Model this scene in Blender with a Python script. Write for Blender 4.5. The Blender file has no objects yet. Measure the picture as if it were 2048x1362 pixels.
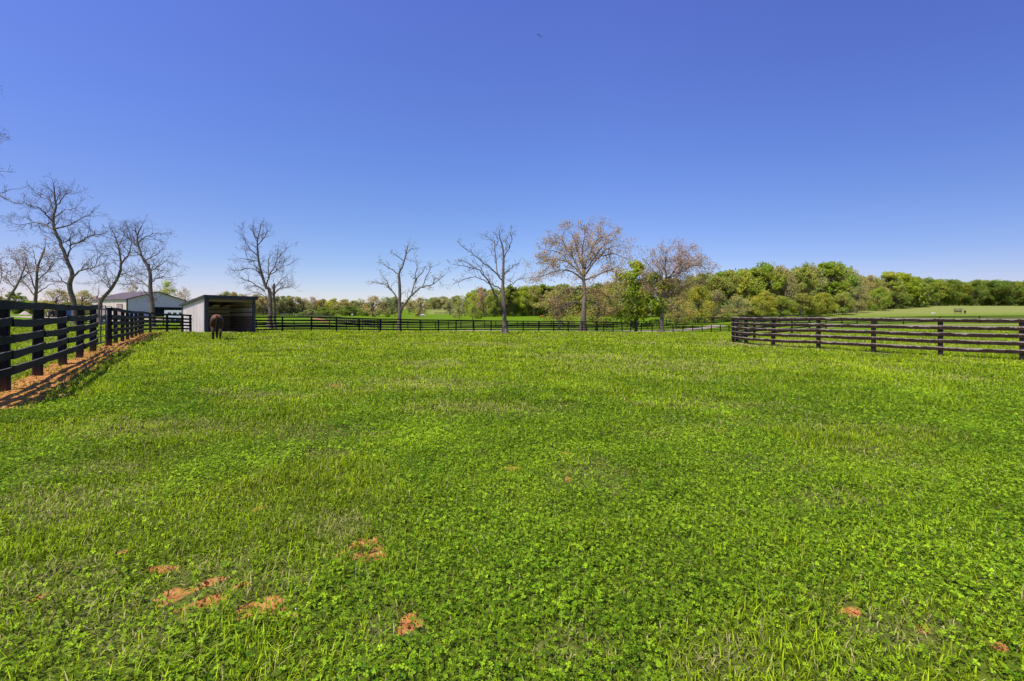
import bpy, math, random
import numpy as np
from mathutils import Vector, Matrix, Quaternion

random.seed(7)
rng = np.random.default_rng(11)
F, CX, YH, HC = 910.0, 1024.0, 635.0, 1.45      # focal length in photo pixels, principal column, horizon row, eye height
scene = bpy.context.scene
COL = scene.collection

# ------------------------------------------------------------------ noise
def _hash(ix, iy, seed):
    h = (ix.astype(np.int64) * 374761393 + iy.astype(np.int64) * 668265263 + seed * 1442695041) & 0xffffffff
    h = ((h ^ (h >> 13)) * 1274126177) & 0xffffffff
    return ((h ^ (h >> 16)) & 0xffff) / 65535.0
def vnoise(x, y, seed=0):
    x = np.asarray(x, float); y = np.asarray(y, float)
    ix = np.floor(x); iy = np.floor(y); fx = x - ix; fy = y - iy
    fx = fx * fx * (3 - 2 * fx); fy = fy * fy * (3 - 2 * fy)
    a = _hash(ix, iy, seed); b = _hash(ix + 1, iy, seed); c = _hash(ix, iy + 1, seed); d = _hash(ix + 1, iy + 1, seed)
    return (a * (1 - fx) + b * fx) * (1 - fy) + (c * (1 - fx) + d * fx) * fy
def fbm(x, y, seed=0, octv=3):
    s = 0; a = .5; t = 0
    for k in range(octv):
        s = s + a * vnoise(x * 2 ** k, y * 2 ** k, seed + k * 17); t += a; a *= .5
    return s / t
def sstep(a, b, x):
    t = np.clip((x - a) / (b - a), 0, 1); return t * t * (3 - 2 * t)

# ------------------------------------------------------------------ terrain: thin plate through surveyed points
SURVEY = [  # column, row, distance
    (7, 785, 7.3), (75, 753, 9.2), (125, 731, 11.1), (159, 718, 12.6), (186, 707, 14), (217, 692.8, 17), (285, 670, 28),
    (300, 667, 31.7), (340, 665.5, 36), (411, 667, 37), (365, 666.5, 39.6), (508, 666.5, 40.1), (432, 682, 25),
    (600, 664, 43), (762, 664.5, 49), (900, 664, 55), (1028, 663.6, 60), (1170, 663.5, 66), (1264, 663.5, 75), (1460, 664.4, 86),
    (1010, 668, 44), (1466, 685, 27.4), (1546, 694, 23.7), (1637, 698, 22), (1747, 706, 19.9), (1881, 713.5, 18.2), (2045, 722, 16.5),
    (1509, 678, 36), (1584, 668, 50), (1619, 660, 68), (1652, 657, 74), (1755, 652, 85), (1959, 650, 85), (2200, 655, 70),
    (1960, 637, 115), (1900, 627.5, 150), (1850, 612, 230), (2048, 612, 230), (2200, 612, 230), (1740, 618, 200), (1700, 625, 165),
    (1620, 636, 140), (1500, 640, 132), (1450, 642, 130), (1400, 647, 110), (1300, 633, 190), (1100, 632, 205), (1200, 632.5, 200),
    (845, 634.8, 200), (850, 628, 300), (850, 619, 430), (600, 629, 260), (700, 630, 255), (600, 634, 190), (760, 657, 80),
    (528, 658, 72), (680, 658, 75), (860, 657, 85), (1050, 655.5, 95), (1270, 655, 104), (470, 631, 230),
    (254, 633, 118), (372, 633, 130), (183, 632, 123), (50, 628.5, 110), (0, 628, 115), (140, 649, 78), (60, 650, 62), (200, 652, 55), (305, 655, 50),
    (100, 612, 300), (-100, 630, 110), (2060, 600, 330), (1400, 622, 330),
]
ctl = [((x - CX) / F * Y, Y, HC - (y - YH) / F * Y) for x, y, Y in SURVEY]
ctl += [(0, -30, 0), (-40, -20, .3), (40, -20, 0), (-12, 0, .25), (12, 0, -.02), (0, 0, 0), (0, 3, 0), (-3, 3, .03), (4, 3, -.01), (0, 8, .02), (6, 9, -.04),
        (-4, 10, .1), (0, 16, .02), (0, 28, 0), (8, 16, -.06), (-900, 500, 6), (900, 500, 12), (0, 900, 10), (-600, 0, 3), (600, 0, 3), (-500, 900, 8), (600, 1000, 14)]
ctl = np.array(ctl, float)
def _phi(d2): return np.where(d2 > 1e-12, .5 * d2 * np.log(np.maximum(d2, 1e-12)), 0)
_S = 100.0
_c = ctl[:, :2] / _S; _n = len(ctl)
_K = _phi(((_c[:, None] - _c[None]) ** 2).sum(-1)) + np.eye(_n) * 2e-5
_P = np.c_[np.ones(_n), _c]
_sol = np.linalg.solve(np.block([[_K, _P], [_P.T, np.zeros((3, 3))]]), np.r_[ctl[:, 2], np.zeros(3)])
def gz(x, y):
    x = np.asarray(x, float); y = np.asarray(y, float); sh = np.broadcast(x, y).shape
    fx = np.broadcast_to(x, sh).ravel(); fy = np.broadcast_to(y, sh).ravel()
    r = np.hypot(fx, fy); k = np.minimum(1, 700 / np.maximum(r, 1)); fx = fx * k; fy = fy * k
    out = np.empty(fx.size)
    for s in range(0, fx.size, 20000):
        q = np.c_[fx[s:s + 20000], fy[s:s + 20000]] / _S
        out[s:s + 20000] = _phi(((q[:, None] - _c[None]) ** 2).sum(-1)) @ _sol[:_n] + _sol[_n] + q @ _sol[_n + 1:]
    return out.reshape(sh)
def micro(x, y):
    near = 1 - sstep(20, 60, np.hypot(x, y))
    return near * ((fbm(np.asarray(x) * .7, np.asarray(y) * .7, 5) - .5) * .07 + (vnoise(np.asarray(x) * 4, np.asarray(y) * 4, 6) - .5) * .03)
def ground(x, y): return float(gz(x, y)) + float(micro(x, y))
def P(px, py, Y): return Vector(((px - CX) / F * Y, Y, HC - (py - YH) / F * Y))
def G(px, Y):
    x = (px - CX) / F * Y; return Vector((x, Y, ground(x, Y)))
def lawn(px, py):   # a point of the near lawn seen at this photo pixel
    Y = HC * F / (py - YH)
    for _ in range(4): Y = (HC - ground((px - CX) / F * Y, Y)) * F / (py - YH)
    return (px - CX) / F * Y, Y

# ------------------------------------------------------------------ object helpers
def tag(o, label=None, cat=None, group=None, kind=None):
    if label: o['label'] = label
    if cat: o['category'] = cat
    if group: o['group'] = group
    if kind: o['kind'] = kind
    return o
def empty(name, loc=(0, 0, 0), rz=0, label=None, cat=None, group=None):
    o = bpy.data.objects.new(name, None); COL.objects.link(o); o.location = loc; o.rotation_euler.z = rz
    o.empty_display_size = .3
    return tag(o, label, cat, group)
def link(name, me, mat=None, parent=None, loc=None):
    o = bpy.data.objects.new(name, me); COL.objects.link(o)
    if mat is not None:
        me.materials.clear()
        for m in (mat if isinstance(mat, (list, tuple)) else [mat]): me.materials.append(m)
    if parent is not None: o.parent = parent
    if loc is not None: o.location = loc
    return o
def np_mesh(name, V, T, col=None, smooth=False, mat_index=None):
    """V (n,3), T (m,k) faces of k corners"""
    me = bpy.data.meshes.new(name)
    V = np.asarray(V, np.float32); T = np.asarray(T, np.int32); m, k = T.shape
    me.vertices.add(len(V)); me.vertices.foreach_set('co', V.ravel())
    me.loops.add(m * k); me.loops.foreach_set('vertex_index', T.ravel())
    me.polygons.add(m); me.polygons.foreach_set('loop_start', np.arange(0, m * k, k, dtype=np.int32))
    if mat_index is not None: me.polygons.foreach_set('material_index', np.asarray(mat_index, np.int32))
    me.polygons.foreach_set('use_smooth', np.full(m, smooth))
    if col is not None:
        a = me.color_attributes.new('Col', 'FLOAT_COLOR', 'POINT')
        c = np.ones((len(V), 4), np.float32); c[:, :col.shape[1]] = col
        a.data.foreach_set('color', c.ravel())
    me.update(calc_edges=True); me.validate()
    return me
class MB:
    """collects boxes, tubes and loose polygons into one mesh"""
    def __init__(s): s.v = []; s.f = []; s.mi = []; s.m = 0
    def poly(s, pts, faces):
        b = len(s.v); s.v += [tuple(p) for p in pts]
        for f in faces: s.f.append([b + i for i in f]); s.mi.append(s.m)
    def obox(s, o, ax, ay, az):
        o, ax, ay, az = Vector(o), Vector(ax), Vector(ay), Vector(az)
        p = [o, o + ax, o + ax + ay, o + ay]; p += [q + az for q in p]
        s.poly(p, [(0, 3, 2, 1), (4, 5, 6, 7), (0, 1, 5, 4), (1, 2, 6, 5), (2, 3, 7, 6), (3, 0, 4, 7)])
    def box(s, x0, y0, z0, x1, y1, z1): s.obox((x0, y0, z0), (x1 - x0, 0, 0), (0, y1 - y0, 0), (0, 0, z1 - z0))
    def tube(s, pts, rad, n=8, cap=True):
        pts = [Vector(p) for p in pts]; rings = []; b = len(s.v); ref = None
        for i, p in enumerate(pts):
            t = (pts[min(i + 1, len(pts) - 1)] - pts[max(i - 1, 0)]).normalized()
            if ref is None: ref = t.orthogonal().normalized()
            u = (ref - t * ref.dot(t)); u = u.normalized() if u.length > 1e-6 else t.orthogonal().normalized(); ref = u; w = t.cross(u)
            r = rad[i] if isinstance(rad, (list, tuple)) else rad
            for k in range(n):
                a = 2 * math.pi * k / n; s.v.append(tuple(p + (u * math.cos(a) + w * math.sin(a)) * r))
        for i in range(len(pts) - 1):
            for k in range(n):
                s.f.append([b + i * n + k, b + i * n + (k + 1) % n, b + (i + 1) * n + (k + 1) % n, b + (i + 1) * n + k]); s.mi.append(s.m)
        if cap:
            s.f.append([b + k for k in reversed(range(n))]); s.mi.append(s.m)
            s.f.append([b + (len(pts) - 1) * n + k for k in range(n)]); s.mi.append(s.m)
    def mesh(s, name, smooth=False):
        me = bpy.data.meshes.new(name); me.from_pydata(s.v, [], s.f)
        for p, m in zip(me.polygons, s.mi): p.material_index = m; p.use_smooth = smooth
        me.update(); return me
    def build(s, name, mat, parent=None, loc=None, smooth=False): return link(name, s.mesh(name, smooth), mat, parent, loc)

# ------------------------------------------------------------------ materials
def new_mat(name):
    m = bpy.data.materials.new(name); m.use_nodes = True; nt = m.node_tree; nt.nodes.clear()
    out = nt.nodes.new('ShaderNodeOutputMaterial'); return m, nt, out
def N(nt, typ, **kw):
    n = nt.nodes.new(typ)
    for k, v in kw.items():
        if k in n.inputs.keys(): n.inputs[k].default_value = v
        else: setattr(n, k, v)
    return n
def ramp(nt, fac, stops, interp='LINEAR'):
    r = nt.nodes.new('ShaderNodeValToRGB'); r.color_ramp.interpolation = interp
    e = r.color_ramp.elements
    while len(e) < len(stops): e.new(.5)
    for q, (p, c) in zip(e, stops): q.position = p; q.color = (*c, 1) if len(c) == 3 else c
    nt.links.new(fac, r.inputs['Fac']); return r.outputs['Color']
def mixc(nt, fac, a, b, mode='MIX'):
    n = nt.nodes.new('ShaderNodeMix'); n.data_type = 'RGBA'; n.blend_type = mode; n.clamp_result = False
    for sock, v in ((n.inputs['Factor'], fac), (n.inputs['A'], a), (n.inputs['B'], b)):
        pass
    def put(s, v):
        if isinstance(v, bpy.types.NodeSocket): nt.links.new(v, s)
        elif isinstance(v, (int, float)): s.default_value = v
        else: s.default_value = (*v, 1) if len(v) == 3 else v
    put(n.inputs[0], fac); put(n.inputs[6], a); put(n.inputs[7], b)
    return n.outputs[2]
def mathn(nt, op, a, b=None, clamp=False):
    n = nt.nodes.new('ShaderNodeMath'); n.operation = op; n.use_clamp = clamp
    for i, v in enumerate((a, b)):
        if v is None: continue
        if isinstance(v, bpy.types.NodeSocket): nt.links.new(v, n.inputs[i])
        else: n.inputs[i].default_value = v
    return n.outputs[0]
def coords(nt, scale=(1, 1, 1), kind='Object'):
    tc = nt.nodes.new('ShaderNodeTexCoord'); mp = nt.nodes.new('ShaderNodeMapping'); mp.inputs['Scale'].default_value = scale
    nt.links.new(tc.outputs[kind], mp.inputs['Vector']); return mp.outputs['Vector']
def noise(nt, vec, scale, detail=4, rough=.6):
    n = nt.nodes.new('ShaderNodeTexNoise'); n.inputs['Scale'].default_value = scale; n.inputs['Detail'].default_value = detail; n.inputs['Roughness'].default_value = rough
    nt.links.new(vec, n.inputs['Vector']); return n.outputs['Fac']
def bump(nt, h, strength, dist=.02):
    b = nt.nodes.new('ShaderNodeBump'); b.inputs['Strength'].default_value = strength; b.inputs['Distance'].default_value = dist
    nt.links.new(h, b.inputs['Height']); return b.outputs['Normal']
def surf(nt, out, col, rough=.8, spec=.3, normal=None, metal=0):
    p = nt.nodes.new('ShaderNodeBsdfPrincipled')
    if isinstance(col, bpy.types.NodeSocket): nt.links.new(col, p.inputs['Base Color'])
    else: p.inputs['Base Color'].default_value = (*col, 1)
    p.inputs['Roughness'].default_value = rough; p.inputs['Specular IOR Level'].default_value = spec; p.inputs['Metallic'].default_value = metal
    if normal is not None: nt.links.new(normal, p.inputs['Normal'])
    nt.links.new(p.outputs[0], out.inputs['Surface']); return p
def plain(name, c1, c2, scale=6, rough=.7, spec=.3, stretch=(1, 1, 1), bmp=.3, metal=0):
    m, nt, out = new_mat(name); v = coords(nt, stretch); f = noise(nt, v, scale, 5)
    surf(nt, out, ramp(nt, f, [(.3, c1), (.7, c2)]), rough, spec, bump(nt, f, bmp), metal); return m
def leafy(name, use_obj=True, trans=.35, rough=.7, spec=.08, up=.4):
    m, nt, out = new_mat(name)
    a = nt.nodes.new('ShaderNodeVertexColor'); a.layer_name = 'Col'; c = a.outputs['Color']
    if use_obj:
        oi = nt.nodes.new('ShaderNodeObjectInfo'); c = mixc(nt, 1.0, c, oi.outputs['Color'], 'MULTIPLY')
    ge = nt.nodes.new('ShaderNodeNewGeometry'); vm = nt.nodes.new('ShaderNodeVectorMath'); vm.operation = 'ADD'; vm.inputs[1].default_value = (0, 0, up * 2)
    nt.links.new(ge.outputs['Normal'], vm.inputs[0]); vn = nt.nodes.new('ShaderNodeVectorMath'); vn.operation = 'NORMALIZE'; nt.links.new(vm.outputs[0], vn.inputs[0])
    p = surf(nt, out, c, rough, spec, vn.outputs[0])
    t = nt.nodes.new('ShaderNodeBsdfTranslucent')
    tc = mixc(nt, 1.0, c, (1.15, 1.1, .5), 'MULTIPLY'); nt.links.new(tc, t.inputs['Color'])
    mx = nt.nodes.new('ShaderNodeMixShader'); mx.inputs[0].default_value = trans
    nt.links.new(p.outputs[0], mx.inputs[1]); nt.links.new(t.outputs[0], mx.inputs[2]); nt.links.new(mx.outputs[0], out.inputs['Surface'])
    return m

M_LEAF = leafy('leaf', True, .5, .7, .05, .9); M_GRASS = leafy('grass_blade', False, .3, .7, .05, .8); M_CLOVER = leafy('clover_leaf', False, .3, .5, .12, .35); M_BUD = leafy('bud', True, .2)
M_BARK = plain('bark', (.095, .070, .050), (.26, .20, .15), 9, .9, .1, (1, 1, .25), .8)
M_TWIG = plain('twig', (.12, .088, .078), (.21, .16, .145), 2, .9, .1, bmp=0)
M_BARKPALE = plain('pale_bark', (.085, .068, .052), (.22, .18, .145), 5, .9, .1, (1, 1, .3), .5)

def fence_paint():
    m, nt, out = new_mat('black_fence_paint'); v = coords(nt, (1, 1, 1)); f = noise(nt, v, 9, 6); g = noise(nt, coords(nt, (.6, .6, 8)), 4, 4)
    c = ramp(nt, f, [(.3, (.004, .004, .006)), (.55, (.009, .009, .012)), (.8, (.028, .027, .030))])
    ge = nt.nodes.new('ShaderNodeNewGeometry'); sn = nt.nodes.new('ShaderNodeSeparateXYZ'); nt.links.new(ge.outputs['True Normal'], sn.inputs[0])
    c = mixc(nt, ramp(nt, mathn(nt, 'ADD', sn.outputs['Z'], mathn(nt, 'MULTIPLY', mathn(nt, 'SUBTRACT', f, .5), .6)), [(.75, (0, 0, 0)), (.95, (1, 1, 1))]), c, (.13, .115, .10))  # sunlit top edges painted in: up-facing faces get a lighter colour
    surf(nt, out, c, .65, .12, bump(nt, g, .35, .01)); return m
def post_paint():   # soil splashed up the foot of each post
    m, nt, out = new_mat('black_post_paint'); v = coords(nt, (1, 1, 1)); f = noise(nt, v, 9, 6)
    c = ramp(nt, f, [(.3, (.006, .006, .008)), (.6, (.014, .013, .016)), (.85, (.032, .03, .032))])
    sx = nt.nodes.new('ShaderNodeSeparateXYZ'); nt.links.new(coords(nt), sx.inputs[0])
    z = mathn(nt, 'ADD', sx.outputs['Z'], mathn(nt, 'MULTIPLY', f, .35))
    k = ramp(nt, z, [(.22, (1, 1, 1)), (.55, (0, 0, 0))])
    c = mixc(nt, mathn(nt, 'MULTIPLY', k, .6), c, (.12, .065, .035))
    surf(nt, out, c, .75, .1, bump(nt, f, .3, .01)); return m
def peeled_paint():
    m, nt, out = new_mat('peeling_brown_paint'); v = coords(nt); f = noise(nt, v, 7, 6)
    base = ramp(nt, f, [(.3, (.018, .010, .007)), (.6, (.042, .025, .017)), (.85, (.08, .052, .036))])
    a = nt.nodes.new('ShaderNodeVertexColor'); a.layer_name = 'Col'
    sc = nt.nodes.new('ShaderNodeSeparateColor'); nt.links.new(a.outputs['Color'], sc.inputs[0])
    n1 = noise(nt, v, 2.2, 3); n2 = noise(nt, v, 24, 4, .7)
    q = mathn(nt, 'ADD', mathn(nt, 'MULTIPLY', n1, .75), mathn(nt, 'MULTIPLY', n2, .5))
    q = mathn(nt, 'ADD', q, mathn(nt, 'MULTIPLY', mathn(nt, 'POWER', sc.outputs[0], 2.5), .42))
    k = ramp(nt, q, [(.86, (0, 0, 0)), (.89, (1, 1, 1))])
    c = mixc(nt, k, base, ramp(nt, n2, [(.3, (.26, .17, .13)), (.7, (.50, .42, .36))]))
    surf(nt, out, c, .8, .1, bump(nt, n2, .3, .01)); return m
M_FENCE, M_POST, M_PEEL = fence_paint(), post_paint(), peeled_paint()
M_BROWNPOST = plain('dark_brown_post', (.012, .009, .009), (.045, .03, .026), 8, .8, .2)
M_FARFENCE = plain('weathered_fence', (.028, .022, .02), (.055, .045, .04), 4, .8, .2)
M_PIPE = plain('black_pipe', (.012, .012, .014), (.04, .04, .042), 12, .45, .5, bmp=.1)

# ------------------------------------------------------------------ world, sun, camera
SUN = Vector((-.60, -.52, 1.25)).normalized()
el = math.asin(SUN.z); az = math.atan2(SUN.x, SUN.y)
W = bpy.data.worlds.new('World'); scene.world = W; W.use_nodes = True; nt = W.node_tree
bg = nt.nodes['Background']; sky = nt.nodes.new('ShaderNodeTexSky'); sky.sky_type = 'NISHITA'; sky.sun_disc = False
sky.sun_elevation = el; sky.sun_rotation = az; sky.altitude = 100; sky.air_density = 1.0; sky.dust_density = .25; sky.ozone_density = 2.2
tc = nt.nodes.new('ShaderNodeTexCoord'); sz = nt.nodes.new('ShaderNodeSeparateXYZ'); nt.links.new(tc.outputs['Generated'], sz.inputs[0])
tint = ramp(nt, sz.outputs['Z'], [(0, (1.02, .89, 1.02)), (.04, (.98, .89, 1.07)), (.115, (.80, .84, 1.12)), (.2, (.76, .84, 1.20)), (.345, (.76, .86, 1.42)), (.57, (.84, .86, 1.62)), (1, (.65, .68, 1.3))])
side = ramp(nt, mathn(nt, 'ADD', mathn(nt, 'MULTIPLY', sz.outputs['X'], .5), .5), [(.08, (.98, .90, .96)), (.4, (1.08, 1.05, 1.05)), (.6, (1.08, 1.06, 1.05)), (.92, (.62, .62, .74))], 'B_SPLINE')
nt.links.new(mixc(nt, 1.0, mixc(nt, 1.0, sky.outputs[0], tint, 'MULTIPLY'), side, 'MULTIPLY'), bg.inputs['Color']); bg.inputs['Strength'].default_value = .13
sl = bpy.data.lights.new('sun', 'SUN'); sl.energy = 5.0; sl.angle = math.radians(.53); sl.color = (1, .95, .86)
so = bpy.data.objects.new('sun', sl); COL.objects.link(so); so.rotation_euler = (-SUN).to_track_quat('-Z', 'Y').to_euler()
cam = bpy.data.cameras.new('camera'); co = bpy.data.objects.new('camera', cam); COL.objects.link(co); scene.camera = co
cam.sensor_fit = 'HORIZONTAL'; cam.sensor_width = 36; cam.lens = 36 * F / 2048; cam.shift_y = (YH - 681) / 2048
cam.clip_start = .05; cam.clip_end = 6000
co.location = (0, 0, HC); co.rotation_euler = (math.pi / 2, 0, 0)
vs = scene.view_settings; vs.view_transform = 'Standard'; vs.look = 'None'; vs.exposure = 0; vs.gamma = 1
scene.cycles.max_bounces = 8; scene.cycles.diffuse_bounces = 5; scene.cycles.transmission_bounces = 5; scene.cycles.transparent_max_bounces = 4
scene.cycles.use_adaptive_sampling = True; scene.cycles.adaptive_threshold = .02

# ------------------------------------------------------------------ ground sheet
SOIL = [(730, 1085, 46, 26), (700, 1100, 20, 14), (390, 1207, 58, 26), (425, 1165, 22, 16), (520, 1208, 46, 20), (482, 1168, 14, 8), (582, 1220, 18, 14),
        (820, 1250, 32, 26), (880, 1280, 16, 10), (1024, 938, 20, 7), (1135, 905, 20, 7), (322, 1136, 24, 9), (78, 1188, 18, 9), (240, 1102, 16, 8), (1702, 1222, 20, 15),
        (1998, 1291, 22, 10), (1445, 992, 20, 6), (893, 788, 12, 4), (660, 770, 34, 4), (750, 1304, 16, 9), (860, 1308, 14, 14), 
        (1862, 1258, 22, 8), (1930, 745, 30, 4), (1140, 958, 16, 8), (512, 1018, 12, 7), (1100, 727, 30, 3)]
DRY = [(690, 1060, 90, 40), (1200, 945, 90, 30), (100, 1010, 150, 40), (60, 1180, 140, 60), (420, 1180, 170, 70), (650, 865, 120, 16), (850, 770, 180, 14), (1360, 731, 160, 9), (1180, 715, 130, 7),
       (300, 860, 160, 26), (1450, 810, 160, 12), (230, 1290, 160, 50), (800, 1260, 90, 50), (1150, 1290, 90, 40), (1720, 1240, 120, 50), (640, 905, 70, 12), (1500, 690, 120, 5), (940, 690, 120, 5),
       (130, 940, 120, 20), (1440, 1320, 80, 40), (1840, 1260, 100, 26), (1680, 1000, 120, 22), (980, 820, 160, 14), (500, 790, 120, 8)]
def _spots(L, k=1.0):
    out = []
    for px, py, rx, ry in L:
        x, y = lawn(px, py); x2, _ = lawn(px + rx * k, py); _, ya = lawn(px, py - ry * k); _, yb = lawn(px, py + ry * k)
        out.append((x, y, max(x2 - x, .02), max((ya - yb) / 2, .02)))
    return out
SOILW, DRYW = _spots([(a, b, c * (1 if a < 900 else .6), d * (1 if a < 900 else .6)) for a, b, c, d in SOIL], .85), _spots(DRY)
def field(x, y, spots, seed, amp):
    x = np.asarray(x, float); y = np.asarray(y, float); wob = (fbm(x * 5, y * 5, seed, 3) - .5) * amp; v = np.zeros(np.broadcast(x, y).shape)
    for sx, sy, rx, ry in spots:
        d = np.sqrt(((x - sx) / rx) ** 2 + ((y - sy) / ry) ** 2) + wob
        v = np.maximum(v, 1 - sstep(.75, 1.25, d))
    return v
def soil(x, y):
    x = np.asarray(x, float); y = np.asarray(y, float)
    return field(x, y, SOILW, 31, 3.0) * sstep(.36, .50, fbm(x * 13, y * 13, 33, 3))
def dry(x, y): return np.maximum(field(x, y, DRYW, 41, 1.9) * .7, sstep(.60, .78, fbm(np.asarray(x) * .45, np.asarray(y) * .45, 51, 4)) * .7)

# planted line of the near fence (ground points) used for the bare strip under it
FENCE_A = [(-120, 5.9), (-62, 6.3), (7, 7.3), (75, 9.2), (125, 11.1), (159, 12.7), (186, 14.3)]
FENCE_B = [(217.6, 17.0), (231.7, 18.7), (244.6, 20.4), (255, 22.2), (264, 24.0), (272, 25.8), (278.7, 27.3), (284.8, 28.8), (300.7, 31.8), (334, 34.2), (365, 35.6), (381, 36.2)]
def gxy(px, Y): return ((px - CX) / F * Y, Y)
LINE_L = [gxy(*p) for p in FENCE_A + FENCE_B]
RF1 = [(1466.6, 27.4), (1492, 25.7), (1546, 23.8), (1637, 21.9), (1747, 19.9), (1881, 18.2), (2045, 16.5), (2240, 15.0), (2480, 13.6)]
LINE_R = [gxy(*p) for p in RF1]
def line_dist(x, y, L):
    """signed distance: negative on the outer side (away from the lawn centre line)"""
    x = np.asarray(x, float); y = np.asarray(y, float); best = np.full(x.shape, 1e9); sg = np.zeros(x.shape)
    for (ax, ay), (bx, by) in zip(L[:-1], L[1:]):
        dx, dy = bx - ax, by - ay; l2 = dx * dx + dy * dy
        t = np.clip(((x - ax) * dx + (y - ay) * dy) / l2, 0, 1); d = np.hypot(x - ax - t * dx, y - ay - t * dy)
        s = (x - ax) * dy - (y - ay) * dx
        u = d < best; best = np.where(u, d, best); sg = np.where(u, np.sign(s), sg)
    return best * sg
def strip_l(x, y):
    d = line_dist(x, y, LINE_L); w = (fbm(np.asarray(x) * 1.3, np.asarray(y) * 1.3, 61) - .5) * .9
    return sstep(-.28, -.08, d + w * .25) * (1 - sstep(.45, .95, d + w * .9))
def strip_r(x, y):
    d = line_dist(x, y, LINE_R); w = (fbm(np.asarray(x) * 1.5, np.asarray(y) * 1.5, 62) - .5)
    k = 1 - sstep(19.0, 23.5, 33 - np.asarray(y)) * .75
    return (1 - sstep(.28, .5, np.abs(d) + w * .35)) * np.clip(k, 0, 1)

def axis(start_step, hi, grow, fine):
    a = [0.0]; s = start_step
    while a[-1] < hi:
        if a[-1] > fine: s *= grow
        a.append(a[-1] + s)
    return np.array(a)
ax = axis(.05, 3200, 1.045, 3.2); gx = np.r_[-ax[::-1], ax[1:]]
ay = axis(.05, 3600, 1.04, 3.2); gy = np.r_[-np.geomspace(.1, 400, 26)[::-1] + 1.3, ay + 1.3]
X, Y = np.meshgrid(gx, gy); Z = gz(X, Y) + micro(X, Y)
so_ = soil(X, Y) * (np.hypot(X, Y) < 40)
Z = Z - so_ * .022
nx, ny = len(gx), len(gy)
i = np.arange((nx - 1) * (ny - 1)); r, c = i // (nx - 1), i % (nx - 1); b = r * nx + c
quads = np.c_[b, b + 1, b + nx + 1, b + nx]
hill = sstep(128, 160, Y) * sstep(.66, .74, X / np.maximum(Y, 1)) * (1 - sstep(300, 360, Y))
hill = np.maximum(hill, sstep(285, 310, Y) * sstep(-.2, -.17, X / np.maximum(Y, 1)) * (1 - sstep(-.11, -.08, X / np.maximum(Y, 1))) * 1.0)
dr_ = dry(X, Y) * (Y > 0) * (Y < 140)
gcol = np.c_[np.maximum(so_, 0).ravel(), dr_.ravel(), hill.ravel(), (1 - sstep(5, 18, np.hypot(X, Y))).ravel()]  # alpha marks the near turf that gets painted gap shade
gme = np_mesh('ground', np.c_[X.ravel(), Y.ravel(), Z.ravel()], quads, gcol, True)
def ground_mat():
    m, nt, out = new_mat('meadow'); v = coords(nt)
    a = nt.nodes.new('ShaderNodeVertexColor'); a.layer_name = 'Col'; sc = nt.nodes.new('ShaderNodeSeparateColor'); nt.links.new(a.outputs['Color'], sc.inputs[0])
    geo = nt.nodes.new('ShaderNodeSeparateXYZ'); nt.links.new(v, geo.inputs[0])
    n_big = noise(nt, v, .09, 4, .55); n_mid = noise(nt, v, .9, 5, .6); n_fine = noise(nt, v, 14, 5, .7); n_tuft = noise(nt, v, 4.5, 4, .65)
    lush = ramp(nt, n_mid, [(.3, (.115, .20, .003)), (.5, (.175, .275, .004)), (.72, (.25, .345, .010))])
    lush = mixc(nt, mathn(nt, 'MULTIPLY', n_big, .5), lush, (.12, .235, .006))
    lush = mixc(nt, ramp(nt, n_tuft, [(.35, (.8, .8, .8)), (.55, (0, 0, 0))]), lush, (.06, .115, .004))
    lush = mixc(nt, ramp(nt, n_fine, [(.55, (0, 0, 0)), (.75, (.6, .6, .6))]), lush, (.27, .36, .05))
    straw = ramp(nt, n_fine, [(.25, (.07, .06, .015)), (.5, (.22, .19, .06)), (.75, (.48, .42, .17))])
    lush = mixc(nt, mathn(nt, 'MULTIPLY', sc.outputs[1], .6), lush, straw)
    lush = mixc(nt, mathn(nt, 'MULTIPLY', a.outputs['Alpha'], .6), lush, ramp(nt, n_fine, [(.3, (.025, .035, .005)), (.7, (.12, .12, .03))]))  # near ground darkened in colour to paint shaded gaps between blades
    mown = ramp(nt, n_mid, [(.3, (.20, .245, .04)), (.7, (.32, .325, .07))])
    wv = nt.nodes.new('ShaderNodeTexWave'); wv.inputs['Scale'].default_value = .22; wv.inputs['Distortion'].default_value = 1.5; wv.inputs['Detail'].default_value = 2
    mp = nt.nodes.new('ShaderNodeMapping'); mp.inputs['Rotation'].default_value = (0, 0, .5); nt.links.new(v, mp.inputs['Vector']); nt.links.new(mp.outputs[0], wv.inputs['Vector'])
    mown = mixc(nt, mathn(nt, 'MULTIPLY', wv.outputs['Fac'], .35), mown, (.30, .30, .12))
    lush = mixc(nt, sc.outputs[2], lush, mown)
    earth = ramp(nt, n_fine, [(.25, (.25, .09, .025)), (.5, (.52, .215, .065)), (.75, (.70, .37, .15))])
    k = mathn(nt, 'ADD', sc.outputs[0], mathn(nt, 'MULTIPLY', mathn(nt, 'SUBTRACT', n_fine, .5), .5))
    c = mixc(nt, ramp(nt, k, [(.25, (0, 0, 0)), (.5, (1, 1, 1))]), lush, earth)
    h = mathn(nt, 'ADD', n_fine, mathn(nt, 'MULTIPLY', n_tuft, 1.5))
    surf(nt, out, c, .95, .08, bump(nt, h, .6, .05)); return m
tag(link('ground', gme, ground_mat()), 'wide green paddock meadow running to the woods', kind='structure')

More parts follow.
